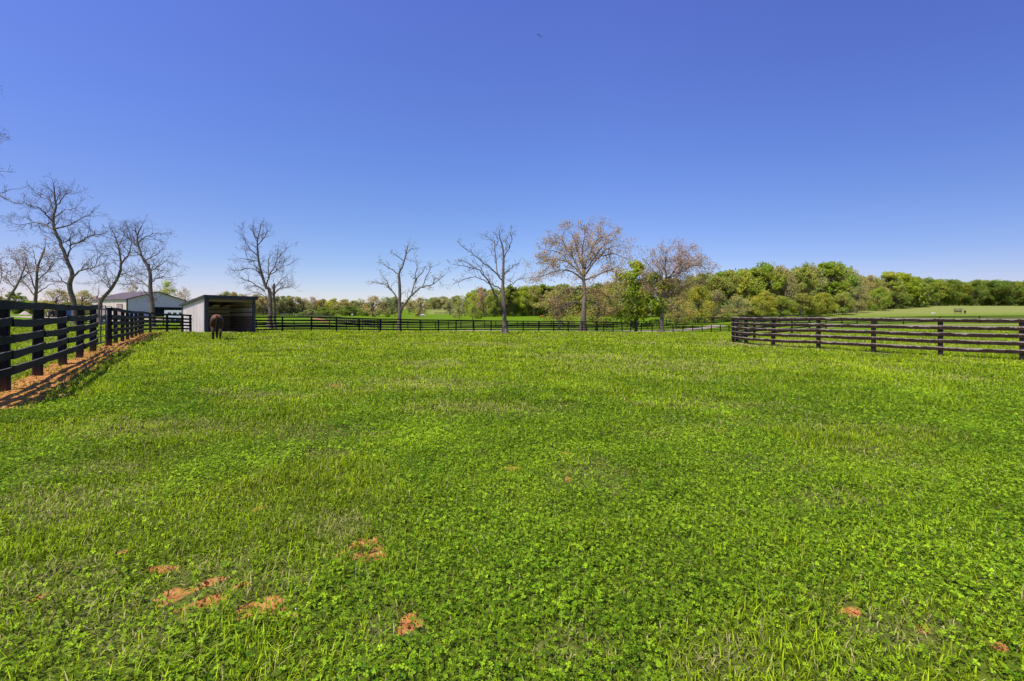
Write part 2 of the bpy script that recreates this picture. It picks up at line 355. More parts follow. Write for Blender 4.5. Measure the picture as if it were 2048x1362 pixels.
# ------------------------------------------------------------------ grass and clover
def sample_lawn(D0, y0, y1, knee, p, margin):
    yy = np.geomspace(y0, y1, 4000); wd = 2.36 * yy + 2 * margin
    s = np.maximum(1, yy / knee) ** p; dens = wd * D0 / s ** 2
    cum = np.r_[0, np.cumsum((dens[1:] + dens[:-1]) / 2 * np.diff(yy))]; n = int(cum[-1])
    Yq = np.interp(rng.random(n) * cum[-1], cum, yy); Xq = (rng.random(n) - .5) * (2.36 * Yq + 2 * margin)
    return Xq, Yq, np.maximum(1, Yq / knee) ** p
def keep_lawn(x, y):
    """where this paddock's sward stands: not under the fences' bare strips"""
    k = 1 - np.maximum(strip_l(x, y) * np.where(y > 0, 1, 0) * (.80 + .2 * (fbm(x * 2.2, y * 2.2, 63) < .55)), strip_r(x, y) * .9)
    dx, dy = x + 21.2, y - 37
    inshed = ((dx + 3.7) * .574 + dy * .819 > .2) & ((dx + 3.7) * .574 + dy * .819 < 3.9) & ((dx + 3.7) * -.819 + dy * .574 > -.4) & ((dx + 3.7) * -.819 + dy * .574 < 5)
    return np.where(inshed, 0, k)
def clover_amount(x, y): return sstep(.33, .52, fbm(x * .55, y * .55, 71, 4) + .10 * sstep(-1, 3, x) - .02)

def make_blades():
    x, y, s = sample_lawn(4200, .35, 60, 4.2, .86, 3.2)
    so = soil(x, y); dr = dry(x, y); cl = clover_amount(x, y)
    dens = (1 - so * .93) ** 1.5 * keep_lawn(x, y) * (1 - .62 * cl * (1 - sstep(4.5, 13, y))) * (1 - .35 * dr * (fbm(x * 9, y * 9, 81) > .55))
    k = rng.random(x.size) < dens; x, y, s, so, dr, cl = [q[k] for q in (x, y, s, so, dr, cl)]; n = x.size
    tuft = fbm(x * 1.8, y * 1.8, 91, 3); tall = sstep(.56, .72, tuft)
    z = gz(x, y) + micro(x, y) - .004
    L = (.028 + .042 * rng.random(n) + .065 * tall * rng.random(n) + .012 * sstep(.3, .6, fbm(x * .3, y * .3, 95))) * s ** .42
    w = (.0015 + .0018 * rng.random(n)) * s ** 1.12
    a = rng.random(n) * 2 * math.pi; lean = .25 + .85 * rng.random(n) ** 1.2 + .35 * dr + .75 * (rng.random(n) < .38) * (1 - .6 * tall)
    dx, dy = np.cos(a), np.sin(a); sx, sy = -dy, dx
    h1, o1 = L * .55 * np.cos(lean * .5), L * .55 * np.sin(lean * .5); h2, o2 = h1 + L * .45 * np.cos(lean * 1.3), o1 + L * .45 * np.sin(lean * 1.3)
    h2 = np.maximum(h2, .006)
    V = np.empty((n, 5, 3)); b = np.c_[x, y, z]
    def at(o, h, sd, wk): return np.c_[x + dx * o + sx * w * sd * wk, y + dy * o + sy * w * sd * wk, z + h]
    V[:, 0] = at(0 * o1, 0 * h1, -1, 1); V[:, 1] = at(0 * o1, 0 * h1, 1, 1); V[:, 2] = at(o1, h1, 1, .85); V[:, 3] = at(o1, h1, -1, .85); V[:, 4] = at(o2, h2, 0, 0)
    o = np.arange(n)[:, None] * 5
    T = np.concatenate([o + [0, 1, 2], o + [0, 2, 3], o + [3, 2, 4]], 0)
    hue = np.clip(.5 + (fbm(x * .8, y * .8, 101) - .5) * 1.1 + (rng.random(n) - .5) * .8 + .14 * sstep(4.5, 12, y) - .18 * sstep(14, 32, y), 0, 1.1)[:, None]
    c = np.array([.145, .245, .004]) * (1 - hue) + np.array([.42, .545, .016]) * hue
    c = c * (.62 + .62 * fbm(x * 1.6, y * 1.6, 131, 4) * (.6 + .8 * fbm(x * .3, y * .3, 133, 3)) * 1.45)[:, None]
    st = (rng.random(n) < .10 + .44 * dr + .1 * so)[:, None]
    straw = np.array([.52, .48, .17]) * (.55 + .7 * rng.random((n, 1)))
    c = np.where(st, straw, c * np.where(rng.random((n, 1)) < .22, .35, 1) * (.8 + .45 * rng.random((n, 1))))
    C = np.repeat(c[:, None], 5, 1); C[:, :2] *= (.25 + .55 * sstep(4, 12, y))[:, None, None]; C[:, 4] *= 1.1  # shade between blades painted in: darker roots, slightly lighter tips
    return np_mesh('grass', V.reshape(-1, 3), T, C.reshape(-1, 3))
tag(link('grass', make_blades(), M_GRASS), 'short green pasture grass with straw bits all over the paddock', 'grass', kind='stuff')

def make_clover():
    x, y, s = sample_lawn(3700, .35, 26, 4.2, .74, 3.2)
    so = soil(x, y); dr = dry(x, y); cl = clover_amount(x, y)
    dens = (1 - so * .96) * keep_lawn(x, y) * (.10 + .90 * cl) * (1 - .75 * dr) * (1 - .82 * sstep(4.5, 13, y)) * (1 - sstep(18, 26, y))
    k = rng.random(x.size) < dens; x, y, s = x[k], y[k], s[k]; n = x.size
    patch = fbm(x * 2.5, y * 2.5, 111)
    z = gz(x, y) + micro(x, y) + (.008 + .05 * rng.random(n) ** 1.4 + .03 * patch)
    R = (.0052 + .0072 * rng.random(n) ** 1.5 + .002 * patch) * s
    a0 = rng.random(n) * 2 * math.pi; ta = rng.random(n) * 2 * math.pi; tl = .95 * rng.random(n)
    nrm = np.c_[np.sin(tl) * np.cos(ta), np.sin(tl) * np.sin(ta), np.cos(tl)]
    u = np.cross(nrm, np.array([0, 0, 1.0]) + 1e-3 * rng.random(3)); u /= np.maximum(np.linalg.norm(u, axis=1, keepdims=True), 1e-6); v = np.cross(nrm, u)
    V = np.empty((n, 3, 4, 3)); ctr = np.c_[x, y, z]
    for j in range(3):
        a = a0 + j * 2.0944
        d = u * np.cos(a)[:, None] + v * np.sin(a)[:, None]; e = -u * np.sin(a)[:, None] + v * np.cos(a)[:, None]; Rr = R[:, None]
        V[:, j, 0] = ctr; V[:, j, 1] = ctr + d * Rr * .72 + e * Rr * .58 + nrm * Rr * .22; V[:, j, 2] = ctr + d * Rr * 1.12 + nrm * Rr * .02; V[:, j, 3] = ctr + d * Rr * .72 - e * Rr * .58 + nrm * Rr * .22
    o = np.arange(n * 3)[:, None] * 4
    T = np.concatenate([o + [0, 1, 2], o + [0, 2, 3]], 0)
    hue = np.clip(.5 + (fbm(x * .9, y * .9, 121) - .5) * .8 - .22 * sstep(4, 10, y) + (rng.random(n) - .5) * .9, 0, 1)[:, None]
    c = np.array([.085, .195, .004]) * (1 - hue) + np.array([.43, .63, .022]) * hue
    c = c * (.55 + .8 * rng.random((n, 1))) * (.74 + .46 * fbm(x * 1.3, y * 1.3, 135, 4))[:, None]
    return np_mesh('clover', V.reshape(-1, 3), T, np.repeat(c, 12, 0))
tag(link('clover', make_clover(), M_CLOVER), 'patches of low three-leaved clover growing through the paddock grass', 'clover', kind='stuff')

def make_blooms():
    n = 150; y = rng.uniform(1.6, 24, n) ** 1.0; x = (rng.random(n) - .5) * (2.36 * y + 1)
    k = (clover_amount(x, y) > .4) & (soil(x, y) < .1) & (keep_lawn(x, y) > .5); x, y = x[k], y[k]
    mb = MB(); z = gz(x, y) + micro(x, y)
    for a, b_, c_ in zip(x, y, z):
        r = random.uniform(.0035, .005); h = random.uniform(.03, .055); t = (a + random.uniform(-.01, .01), b_ + random.uniform(-.01, .01), c_ + h)
        mb.m = 0; mb.tube([(t[0], t[1], t[2] - r), (t[0], t[1], t[2] - r * .3), (t[0], t[1], t[2] + r * .5), (t[0], t[1], t[2] + r)], [r * .6, r, r * .85, r * .3], 6)
        mb.m = 1; mb.tube([(a, b_, c_), (t[0], t[1], t[2] - r * .8)], .0012, 3, False)
    return mb.build('clover_bloom', [plain('white_bloom', (.70, .68, .56), (.85, .82, .70), 60), plain('bloom_stem', (.06, .12, .015), (.09, .16, .02), 20)])
tag(make_blooms(), 'tiny white clover blooms dotted over the paddock', 'blooms', kind='stuff')

# ------------------------------------------------------------------ soil strips, gravel, chips
M_SOIL = plain('orange_soil', (.36, .14, .03), (.66, .31, .085), 14, .95, .05, bmp=.9)
M_TANSOIL = plain('tan_soil', (.26, .17, .09), (.48, .36, .22), 6, .95, .05, bmp=.6)
M_GRAVEL = plain('pale_gravel', (.34, .27, .20), (.58, .48, .38), 5, .95, .05, bmp=.4)
M_REDSOIL = plain('red_soil', (.30, .11, .06), (.46, .20, .12), 2, .95, .05, bmp=.4)
def ribbon(name, pts, wl, wr, mat, lift, step=.12, rag=.25, nacross=8, label=None, seed=0, rough=.03):
    """a draped strip along ground points, from wl beside the line on one hand to wr on the other, with ragged edges"""
    pts = np.array(pts, float); seg = np.hypot(*np.diff(pts, axis=0).T); cum = np.r_[0, np.cumsum(seg)]
    t = np.arange(0, cum[-1], step); px = np.interp(t, cum, pts[:, 0]); py = np.interp(t, cum, pts[:, 1])
    k = max(1, int(1.2 / step)); ker = np.ones(2 * k + 1) / (2 * k + 1)
    sx = np.convolve(np.pad(px, k, 'edge'), ker, 'valid'); sy = np.convolve(np.pad(py, k, 'edge'), ker, 'valid')
    tx, ty = np.gradient(sx), np.gradient(sy); l = np.hypot(tx, ty); nx_, ny_ = ty / l, -tx / l
    eL = -wl - rag * (fbm(t * .9, t * 0 + seed, 7, 4) - .5) * 2; eR = wr + rag * (fbm(t * .9, t * 0 + seed + 50, 8, 4) - .5) * 2
    u = np.linspace(0, 1, nacross)[None]; off = eL[:, None] * (1 - u) + eR[:, None] * u
    Xs = px[:, None] + nx_[:, None] * off; Ys = py[:, None] + ny_[:, None] * off
    edge = 1 - np.abs(2 * u - 1) ** 3
    Zs = gz(Xs, Ys) + micro(Xs, Ys) + lift * (.35 + .65 * edge) + rough * edge * (fbm(Xs * 3, Ys * 3, 9 + seed) - .35)
    m_, n_ = Xs.shape; i = np.arange((m_ - 1) * (n_ - 1)); b = i // (n_ - 1) * n_ + i % (n_ - 1)
    me = np_mesh(name, np.c_[Xs.ravel(), Ys.ravel(), Zs.ravel()], np.c_[b, b + n_, b + n_ + 1, b + 1], None, True)
    return tag(link(name, me, mat), label, kind='structure')
ribbon('soil', LINE_L, .22, .72, M_SOIL, .025, .1, .38, 16, 'strip of bare orange soil along the foot of the black board fence', 3, .06)
ribbon('soil', LINE_R, .3, .42, M_TANSOIL, .015, .12, .12, 8, 'thin bare tan soil line under the peeling brown fence', 5, .02)
def chips():
    n = 15000; L = np.array(LINE_L); seg = np.hypot(*np.diff(L, axis=0).T); cum = np.r_[0, np.cumsum(seg)]
    t = rng.random(n) ** 1.3 * cum[-1]; x = np.interp(t, cum, L[:, 0]); y = np.interp(t, cum, L[:, 1])
    x2 = np.interp(t + .3, cum, L[:, 0]); y2 = np.interp(t + .3, cum, L[:, 1]); tx, ty = x2 - x, y2 - y; l = np.maximum(np.hypot(tx, ty), 1e-6)
    d = rng.normal(.30, .34, n); x = x + ty / l * d; y = y - tx / l * d
    s = .005 + .014 * rng.random(n) ** 2 + .0006 * y; z = gz(x, y) + micro(x, y) + .026 + rng.random(n) * .018
    a = rng.random(n) * 6.28; tl = rng.normal(0, .5, n)
    u = np.c_[np.cos(a), np.sin(a), tl * .6]; v = np.c_[-np.sin(a), np.cos(a), rng.normal(0, .5, n)]
    V = np.empty((n, 4, 3)); c = np.c_[x, y, z]; k = (s * (.25 + .4 * rng.random(n)))[:, None]; s = s[:, None]
    V[:, 0] = c - u * s - v * k; V[:, 1] = c + u * s - v * k * .6; V[:, 2] = c + u * s + v * k; V[:, 3] = c - u * s * .8 + v * k
    col = np.array([.60, .28, .085]) * (.3 + .95 * rng.random((n, 1))) + rng.random((n, 1)) * np.array([.05, .05, .04])
    return np_mesh('wood_chips', V.reshape(-1, 3), np.arange(n * 4).reshape(n, 4), np.repeat(col, 4, 0))
tag(link('mulch', chips(), leafy('chip', False, .0, .9, .05, .5)), 'orange wood chips and clods scattered along the black board fence', 'mulch', kind='stuff')
def crumbs():
    V = []; F_ = []; C = []; b = 0
    for sx, sy, rx, ry in SOILW:
        n = int(min(90, 12 + 900 * rx * ry ** .5))
        for _ in range(n):
            a = rng.random() * 6.28; q = rng.random() ** .5 * 1.35; x = sx + math.cos(a) * rx * q; y = sy + math.sin(a) * ry * q
            r = rng.uniform(.003, .011) * (1 + .25 * sy / 3); z = ground(x, y) + r * .2 - .012; p = rng.normal(0, .25, (6, 3)) * r
            V += [(x + r + p[0][0], y + p[0][1], z), (x, y + r + p[1][1], z), (x - r + p[2][0], y, z), (x, y - r + p[3][1], z), (x + p[4][0], y + p[4][1], z + r * .9), (x, y, z - r)]
            F_ += [(b, b + 1, b + 4), (b + 1, b + 2, b + 4), (b + 2, b + 3, b + 4), (b + 3, b, b + 4), (b + 1, b, b + 5), (b + 2, b + 1, b + 5), (b + 3, b + 2, b + 5), (b, b + 3, b + 5)]; b += 6
            C += [np.array([.48, .20, .07]) * rng.uniform(.45, 1.25)] * 6
    return np_mesh('soil_crumbs', V, np.array(F_), np.array(C))
tag(link('crumbs', crumbs(), leafy('crumb', False, 0, .95, .03, 0)), 'crumbs of orange soil lying on and round the bare spots', 'crumbs', kind='stuff')
drive = [gxy(*p) for p in [(250, 41), (385, 42.5), (520, 44.5), (640, 48), (762, 53.5), (860, 62), (950, 71), (1050, 79), (1180, 84), (1300, 90), (1400, 98), (1440, 103)]]
ribbon('driveway', drive, 1.7, 1.7, M_GRAVEL, .03, .5, .3, 6, 'pale gravel driveway behind the black paddock fence', 11, .02)
ribbon('path', [gxy(*p) for p in [(640, 50), (760, 52), (880, 56), (930, 58)]], .2, 1.6, M_REDSOIL, .025, .3, .3, 5, 'reddish bare patch beside the gravel driveway', 12, .02)
ribbon('path', [gxy(*p) for p in [(626, 150), (640, 136), (652, 118)]], 1.1, 1.1, M_REDSOIL, .06, .6, .5, 5, 'red worn earth beside the distant diagonal fence', 13, .02)
ribbon('yard', [gxy(*p) for p in [(40, 98), (80, 96), (120, 94), (180, 92), (260, 98), (330, 108)]], 3.5, 2.2, M_GRAVEL, .05, .8, .6, 6, 'pale pinkish gravel yard in front of the barn', 14, .02)
ribbon('yard', [gxy(*p) for p in [(-20, 42), (20, 43), (60, 45)]], .35, .35, M_GRAVEL, .03, .3, .1, 4, 'short pale track in the grass behind the black fence', 15, .02)
ribbon('path', [gxy(*p) for p in [(1620, 84), (1760, 88), (1900, 87), (2100, 84)]], 1.6, 1.6, M_TANSOIL, .05, .6, .4, 5, 'tan dirt track behind the peeling brown fence', 16, .02)

# ------------------------------------------------------------------ fences
def resample(pts, step):
    pts = np.array(pts, float); seg = np.hypot(*np.diff(pts, axis=0).T); cum = np.r_[0, np.cumsum(seg)]
    n = max(2, int(round(cum[-1] / step)) + 1); t = np.linspace(0, cum[-1], n)
    return [(np.interp(q, cum, pts[:, 0]), np.interp(q, cum, pts[:, 1])) for q in t]
def bar_mesh(name, a, b, h, th, nrm, segs, jit, peel=False, seed=0):
    """one board from a to b: a box with slightly uneven edges, its face on the nrm hand"""
    a, b = Vector(a), Vector(b); R = random.Random(seed); n = Vector((nrm[0], nrm[1], 0)); up = Vector((0, 0, 1)); v = []; f = []; col = []
    s0, s1 = R.uniform(-jit, jit), R.uniform(-jit, jit); ph = R.uniform(0, 6)
    for i in range(segs + 1):
        t = i / segs; p = a.lerp(b, t) + up * (s0 * (1 - t) + s1 * t + math.sin(t * math.pi) * -jit * .6)
        e = jit * .35 * math.sin(ph + t * 7); g = jit * .5 * math.sin(ph * 2 + t * 5)
        tp = R.uniform(-1, 1) * jit * .25
        for q, c in ((p - up * (h / 2 + e) + n * g, 0), (p - up * (h / 2 + e) + n * (th + g), 0), (p + up * (h / 2 + tp) + n * (th + g), 1), (p + up * (h / 2 + tp) + n * g, 1)):
            v.append(tuple(q)); col.append((c, c, c))
    for i in range(segs):
        o = i * 4
        for k in range(4): f.append((o + k, o + (k + 1) % 4, o + 4 + (k + 1) % 4, o + 4 + k))
    me = bpy.data.meshes.new(name); me.from_pydata(v, [], [(3, 2, 1, 0)] + f + [tuple(segs * 4 + k for k in range(4))]); me.update()
    if peel:
        at = me.color_attributes.new('Col', 'FLOAT_COLOR', 'POINT'); at.data.foreach_set('color', np.c_[np.array(col, np.float32), np.ones(len(col), np.float32)].ravel())
    return me
def post_mesh(h, w, seed, sides=4):
    R = random.Random(seed); mb = MB(); lx, ly = R.uniform(-.02, .02), R.uniform(-.02, .02); c = w * .14
    ring = []
    for z, s in ((-.15, 1), (h - c, 1), (h, .72)):
        ring.append([])
        for x, y in ((-1, -.72), (-.72, -1), (.72, -1), (1, -.72), (1, .72), (.72, 1), (-.72, 1), (-1, .72)):
            ring[-1].append((x * w / 2 * s + lx * z, y * w / 2 * s + ly * z, z))
    b = ring[0] + ring[1] + ring[2]; f = [tuple(reversed(range(8)))]
    for k in range(2): f += [(k * 8 + i, k * 8 + (i + 1) % 8, k * 8 + 8 + (i + 1) % 8, k * 8 + 8 + i) for i in range(8)]
    f.append(tuple(range(16, 24))); mb.poly(b, f); return mb.mesh('post')
def fence(name, label, posts, heights, H, side, m_rail, m_post, pw=.13, rh=.14, th=.03, per_bay=True, jit=.015, peel=False, segs=6, group=None, over=0, tops=None):
    """posts: ground points; heights: board centre heights; side: which hand the boards are nailed on (+1 right of travel)"""
    o3 = [Vector((x, y, ground(x, y))) for x, y in posts]; root = empty(name, o3[0], 0, label, 'fence', group); base = o3[0]
    for i, p in enumerate(o3):
        q = o3[min(i + 1, len(o3) - 1)] - o3[max(i - 1, 0)]
        po = link('post', post_mesh(H if tops is None else tops[i], pw if i not in (over if isinstance(over, tuple) else ()) else pw * 1.35, i * 7 + len(posts)), m_post, root, p - base)
        po.rotation_euler.z = math.atan2(q.y, q.x)
    def normal(a, b):
        d = b - a; l = math.hypot(d.x, d.y); return (d.y / l * side, -d.x / l * side)
    for k, z in enumerate(heights):
        if per_bay:
            for i in range(len(o3) - 1):
                a, b = o3[i] - base, o3[i + 1] - base; n = normal(o3[i], o3[i + 1]); d = (b - a).normalized() * .03
                off = Vector((n[0], n[1], 0)) * (pw / 2 + (.004 if i % 2 else .0))
                link('rail', bar_mesh('rail', a + off + Vector((0, 0, z)) - d, b + off + Vector((0, 0, z)) + d, rh, th, n, segs, jit, peel, i * 31 + k * 7 + len(posts)), m_rail, root)
        else:
            v = []; f = []
            for i, p in enumerate(o3):
                n = normal(o3[max(i - 1, 0)], o3[min(i + 1, len(o3) - 1)]); n = Vector((n[0], n[1], 0)); q = p - base + Vector((0, 0, z + random.uniform(-jit, jit)))
                for e, w in ((-1, 0), (-1, 1), (1, 1), (1, 0)): v.append(tuple(q + Vector((0, 0, e * rh / 2)) + n * (pw / 2 + w * th)))
            for i in range(len(o3) - 1): f += [(i * 4 + k2, i * 4 + (k2 + 1) % 4, i * 4 + 4 + (k2 + 1) % 4, i * 4 + 4 + k2) for k2 in range(4)]
            me = bpy.data.meshes.new('rail'); me.from_pydata(v, [], f); me.update(); link('rail', me, m_rail, root)
    return root
H5 = [.30, .57, .84, 1.12, 1.42]
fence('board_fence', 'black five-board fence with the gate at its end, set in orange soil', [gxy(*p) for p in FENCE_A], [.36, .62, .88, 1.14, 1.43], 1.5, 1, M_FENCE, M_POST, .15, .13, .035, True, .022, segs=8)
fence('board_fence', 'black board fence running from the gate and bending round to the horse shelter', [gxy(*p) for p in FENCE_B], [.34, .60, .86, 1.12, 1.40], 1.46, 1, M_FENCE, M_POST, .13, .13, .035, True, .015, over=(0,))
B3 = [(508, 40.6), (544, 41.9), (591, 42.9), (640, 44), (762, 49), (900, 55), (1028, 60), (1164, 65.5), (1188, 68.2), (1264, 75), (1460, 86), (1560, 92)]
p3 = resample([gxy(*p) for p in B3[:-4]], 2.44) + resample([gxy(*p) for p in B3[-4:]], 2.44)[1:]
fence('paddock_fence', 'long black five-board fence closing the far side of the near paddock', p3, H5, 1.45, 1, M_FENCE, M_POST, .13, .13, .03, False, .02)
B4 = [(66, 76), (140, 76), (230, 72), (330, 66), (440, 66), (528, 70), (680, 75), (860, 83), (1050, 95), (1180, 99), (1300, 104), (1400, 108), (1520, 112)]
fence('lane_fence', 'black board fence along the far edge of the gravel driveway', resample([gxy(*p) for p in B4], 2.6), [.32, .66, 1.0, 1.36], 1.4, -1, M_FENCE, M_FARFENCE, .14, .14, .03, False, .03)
B5 = [(430, 236), (520, 226), (596, 200), (625, 165), (655, 135), (690, 110), (725, 93), (762, 80)]
fence('diagonal_fence', 'weathered fence of many posts running down the far field past red earth', resample([gxy(*p) for p in B5], 2.5), [.4, .75, 1.1, 1.42], 1.55, 1, M_FARFENCE, M_FARFENCE, .16, .12, .03, False, .05)
fence('field_fence', 'dark fence climbing the field behind the reddish bare tree', resample([gxy(*p) for p in [(1299, 106), (1340, 116), (1400, 132), (1440, 150)]], 2.6), [.4, .8, 1.15, 1.45], 1.5, -1, M_FARFENCE, M_FARFENCE, .15, .13, .03, False, .04)
fence('field_fence', 'dark fence at the foot of the tan trees beyond the brown fence corner', resample([gxy(*p) for p in [(1403, 122), (1440, 120), (1500, 116), (1560, 112), (1640, 110)]], 2.5), [.4, .8, 1.2, 1.55], 1.65, -1, M_FARFENCE, M_FARFENCE, .15, .13, .03, False, .04)
fence('woodland_fence', 'small dark fence along the shaded edge of the wood beside the hill', resample([gxy(*p) for p in [(1660, 150), (1705, 175), (1745, 200), (1800, 214), (1850, 228)]], 3.0), [.5, .9, 1.3], 1.5, -1, M_FARFENCE, M_FARFENCE, .18, .13, .03, False, .05)
fence('field_fence', 'thin dark fence across the far field below the yellow strip', resample([gxy(*p) for p in [(870, 285), (930, 290), (1000, 262), (1080, 212)]], 3.2), [.5, 1.0, 1.4], 1.5, -1, M_FARFENCE, M_FARFENCE, .16, .13, .03, False, .05)
fence('brown_fence', 'peeling dark brown five-board fence with pale bare wood along its top edges', LINE_R, [.34, .63, .90, 1.17, 1.465], 1.50, 1, M_PEEL, M_BROWNPOST, .15, .152, .035, True, .011, True, 10)
RF2 = [(1474, 27.6), (1509, 36), (1547, 43), (1584, 50), (1619, 60), (1652, 69), (1684, 76), (1714, 82), (1754, 88), (1807, 92), (1880, 94), (1959, 93), (2080, 90)]
z2 = []
fence('pen_fence', 'dark brown fence behind the peeling fence, receding from its corner', [gxy(*p) for p in RF2], [.34, .64, .92, 1.20, 1.44], 1.5, -1, M_FARFENCE, M_BROWNPOST, .17, .14, .03, False, .02)

# gate between the two black fences
def gate():
    a = G(191, 14.7); b = G(214.5, 16.8); a.z = ground(a.x, a.y); d = b - a; L = math.hypot(d.x, d.y)
    root = empty('pipe_gate', a, math.atan2(d.y, d.x), 'black metal pipe gate between the two black board fences', 'gate')
    mb = MB()
    for x in (.04, L - .04): mb.tube([(x, 0, .22), (x, 0, 1.38)], .024, 8)
    for z in (.22, 1.38): mb.tube([(.04, 0, z), (L - .04, 0, z)], .024, 8)
    mb.build('frame', M_PIPE, root, None, True)
    for z in (.44, .67, .90, 1.14): (lambda q: (q.tube([(.04, 0, z), (L - .04, 0, z)], .019, 8), q.build('bar', M_PIPE, root, None, True)))(MB())
    q = MB(); q.tube([(L * .52, .03, .22), (L * .52, .03, 1.38)], .018, 8); q.build('brace', M_PIPE, root, None, True)
    for z in (.4, 1.2): (lambda q: (q.box(-.10, -.02, z - .03, .05, .02, z + .03), q.build('hinge', M_PIPE, root)))(MB())
gate()

# ------------------------------------------------------------------ run-in shelter
def ribbed(name, a, b, top_a, top_b, mat, parent, pitch=.23, depth=.03, outward=1, z0=0):
    """vertical ribbed metal sheet from a to b (local xy), its top edge sloping from top_a to top_b"""
    a, b = Vector(a), Vector(b); L = (b - a).length; d = (b - a) / L; n = Vector((d.y, -d.x)) * outward; prof = []
    x = 0
    while x < L - 1e-6:
        for u, h in ((0, 0), (.62, 0), (.70, 1), (.88, 1), (.96, 0)):
            t = min(x + u * pitch, L); prof.append((t, h * depth))
        x += pitch
    prof.append((L, 0)); v = []; f = []
    for t, h in prof:
        p = a + d * t + n * h; q = a + d * t + n * (h - .008) if h == 0 else a + d * t + n * (h - .008)
        zt = top_a + (top_b - top_a) * t / L
        v += [(p.x, p.y, z0), (p.x, p.y, zt), (q.x, q.y, z0), (q.x, q.y, zt)]
    for i in range(len(prof) - 1):
        o = i * 4; f += [(o, o + 4, o + 5, o + 1), (o + 2, o + 3, o + 7, o + 6), (o + 1, o + 5, o + 7, o + 3)]
    me = bpy.data.meshes.new(name); me.from_pydata(v, [], f); me.update(); return link(name, me, mat, parent)
M_SHEET = plain('cream_metal_sheet', (.62, .53, .48), (.76, .66, .61), 1.2, .5, .4, (1, 1, .3), .05)
M_SHEETIN = plain('bare_metal_inside', (.60, .48, .37), (.70, .58, .46), 2, .6, .3, (1, 1, .3), .05)
M_TRIM = plain('dark_trim', (.028, .026, .032), (.06, .055, .062), 4, .5, .4)
M_ROOFP = plain('purple_grey_roof', (.12, .092, .10), (.17, .135, .145), 1.5, .85, .08, bmp=.1)
M_LUMBER = plain('weathered_lumber', (.20, .125, .07), (.36, .24, .14), 4, .85, .1, (.4, .4, 6), .5)
M_KICK = plain('dark_kick_boards', (.15, .09, .058), (.38, .245, .16), 3, .9, .1, (.6, .6, 9), .6)
def shelter():
    A = G(411, 37); fd = Vector((.574, .819)); bd = Vector((-.819, .574)); Wd, D, Hf, Hb = 3.85, 4.6, 3.05, 2.42
    root = empty('horse_shelter', A, math.atan2(fd.y, fd.x), 'open-fronted horse shelter with cream ribbed metal walls and dark lean-to roof', 'shelter')
    # local x along the open front, local y towards the back
    hz = lambda y: Hf + (Hb - Hf) * y / D
    ribbed('side_wall', (0, .08), (0, D), hz(.08) - .03, Hb - .03, M_SHEET, root, .29, .035, -1)
    ribbed('side_wall', (Wd, .08), (Wd, D), hz(.08) - .03, Hb - .03, M_SHEETIN, root, .23, .03, 1)
    ribbed('back_wall', (0, D), (Wd, D), Hb - .03, Hb - .03, M_SHEETIN, root, .23, .03, -1)
    mb = MB(); mb.obox((-.18, -.22, hz(-.22) + .02), (Wd + .36, 0, 0), (0, D + .45, hz(D + .23) - hz(-.22)), (0, 0, .05)); mb.build('roof', M_ROOFP, root)
    mb = MB(); mb.box(-.18, -.26, Hf - .20, Wd + .18, -.222, Hf + .09); mb.build('fascia', M_TRIM, root)
    for x in (-.21, Wd + .18):
        mb = MB(); mb.obox((x, -.24, hz(-.24) - .12), (.03, 0, 0), (0, D + .48, hz(D + .24) - hz(-.24)), (0, 0, .18)); mb.build('barge_board', M_TRIM, root)
    mb = MB(); mb.box(.20, -.03, Hf - .44, Wd - .16, .05, Hf - .20); mb.build('header_beam', M_LUMBER, root)
    mb = MB(); mb.box(-.07, -.06, -.1, .20, .09, Hf - .02); mb.build('corner_post', M_TRIM, root)
    mb = MB(); mb.box(Wd - .16, -.06, -.1, Wd + .05, .09, Hf - .02); mb.build('corner_post', M_TRIM, root)
    mb = MB(); mb.box(-.06, D - .02, -.1, .03, D + .06, Hb - .03); mb.build('corner_post', M_TRIM, root)
    for i in range(6): # boards lining the lower walls
        mb = MB(); z = .05 + i * .235; mb.box(Wd - .09, .12, z, Wd - .045, D - .10, z + .222); mb.build('kick_board', M_KICK, root)
        mb = MB(); mb.box(.06, D - .085, z, Wd - .12, D - .045, z + .222); mb.build('kick_board', M_KICK, root)
        mb = MB(); mb.box(.045, .25, z, .09, D - .12, z + .222); mb.build('kick_board', M_KICK, root)
    for z in (1.72, 2.18):
        mb = MB(); mb.box(Wd - .10, .12, z, Wd - .03, D - .06, z + .10); mb.build('girt', M_KICK, root)
    for z in (1.62, 1.98):
        mb = MB(); mb.box(.04, D - .10, z, Wd - .11, D - .05, z + .10); mb.build('girt', M_KICK, root)
    for x in (.9, 1.9, 2.9):
        mb = MB(); mb.obox((x, .05, hz(.05) - .2), (.05, 0, 0), (0, D - .1, hz(D) - hz(.1)), (0, 0, .17)); mb.build('rafter', M_KICK, root)
    mb = MB(); mb.obox((1.5, 3.2, .06), (2.0, .4, 0), (-.1, 1.0, 0), (0, 0, .03)); mb.build('bedding', M_GRAVEL, root)
    # a stick leaning on the outer wall
    st = MB(); st.tube([(-.55, 2.6, .0), (-.09, 2.35, 1.25)], .02, 6)
    o = st.build('stick', M_KICK, None, A); o.rotation_euler.z = math.atan2(fd.y, fd.x)
    tag(o, 'thin dark stick leaning against the cream shelter wall', 'stick')
shelter()
ribbon('bare_ground', [gxy(*p) for p in [(440, 38.0), (470, 39.2), (505, 41)]], 3.8, .15, M_TANSOIL, .05, .3, .2, 8, 'trampled bare floor inside the horse shelter', 21, .02)

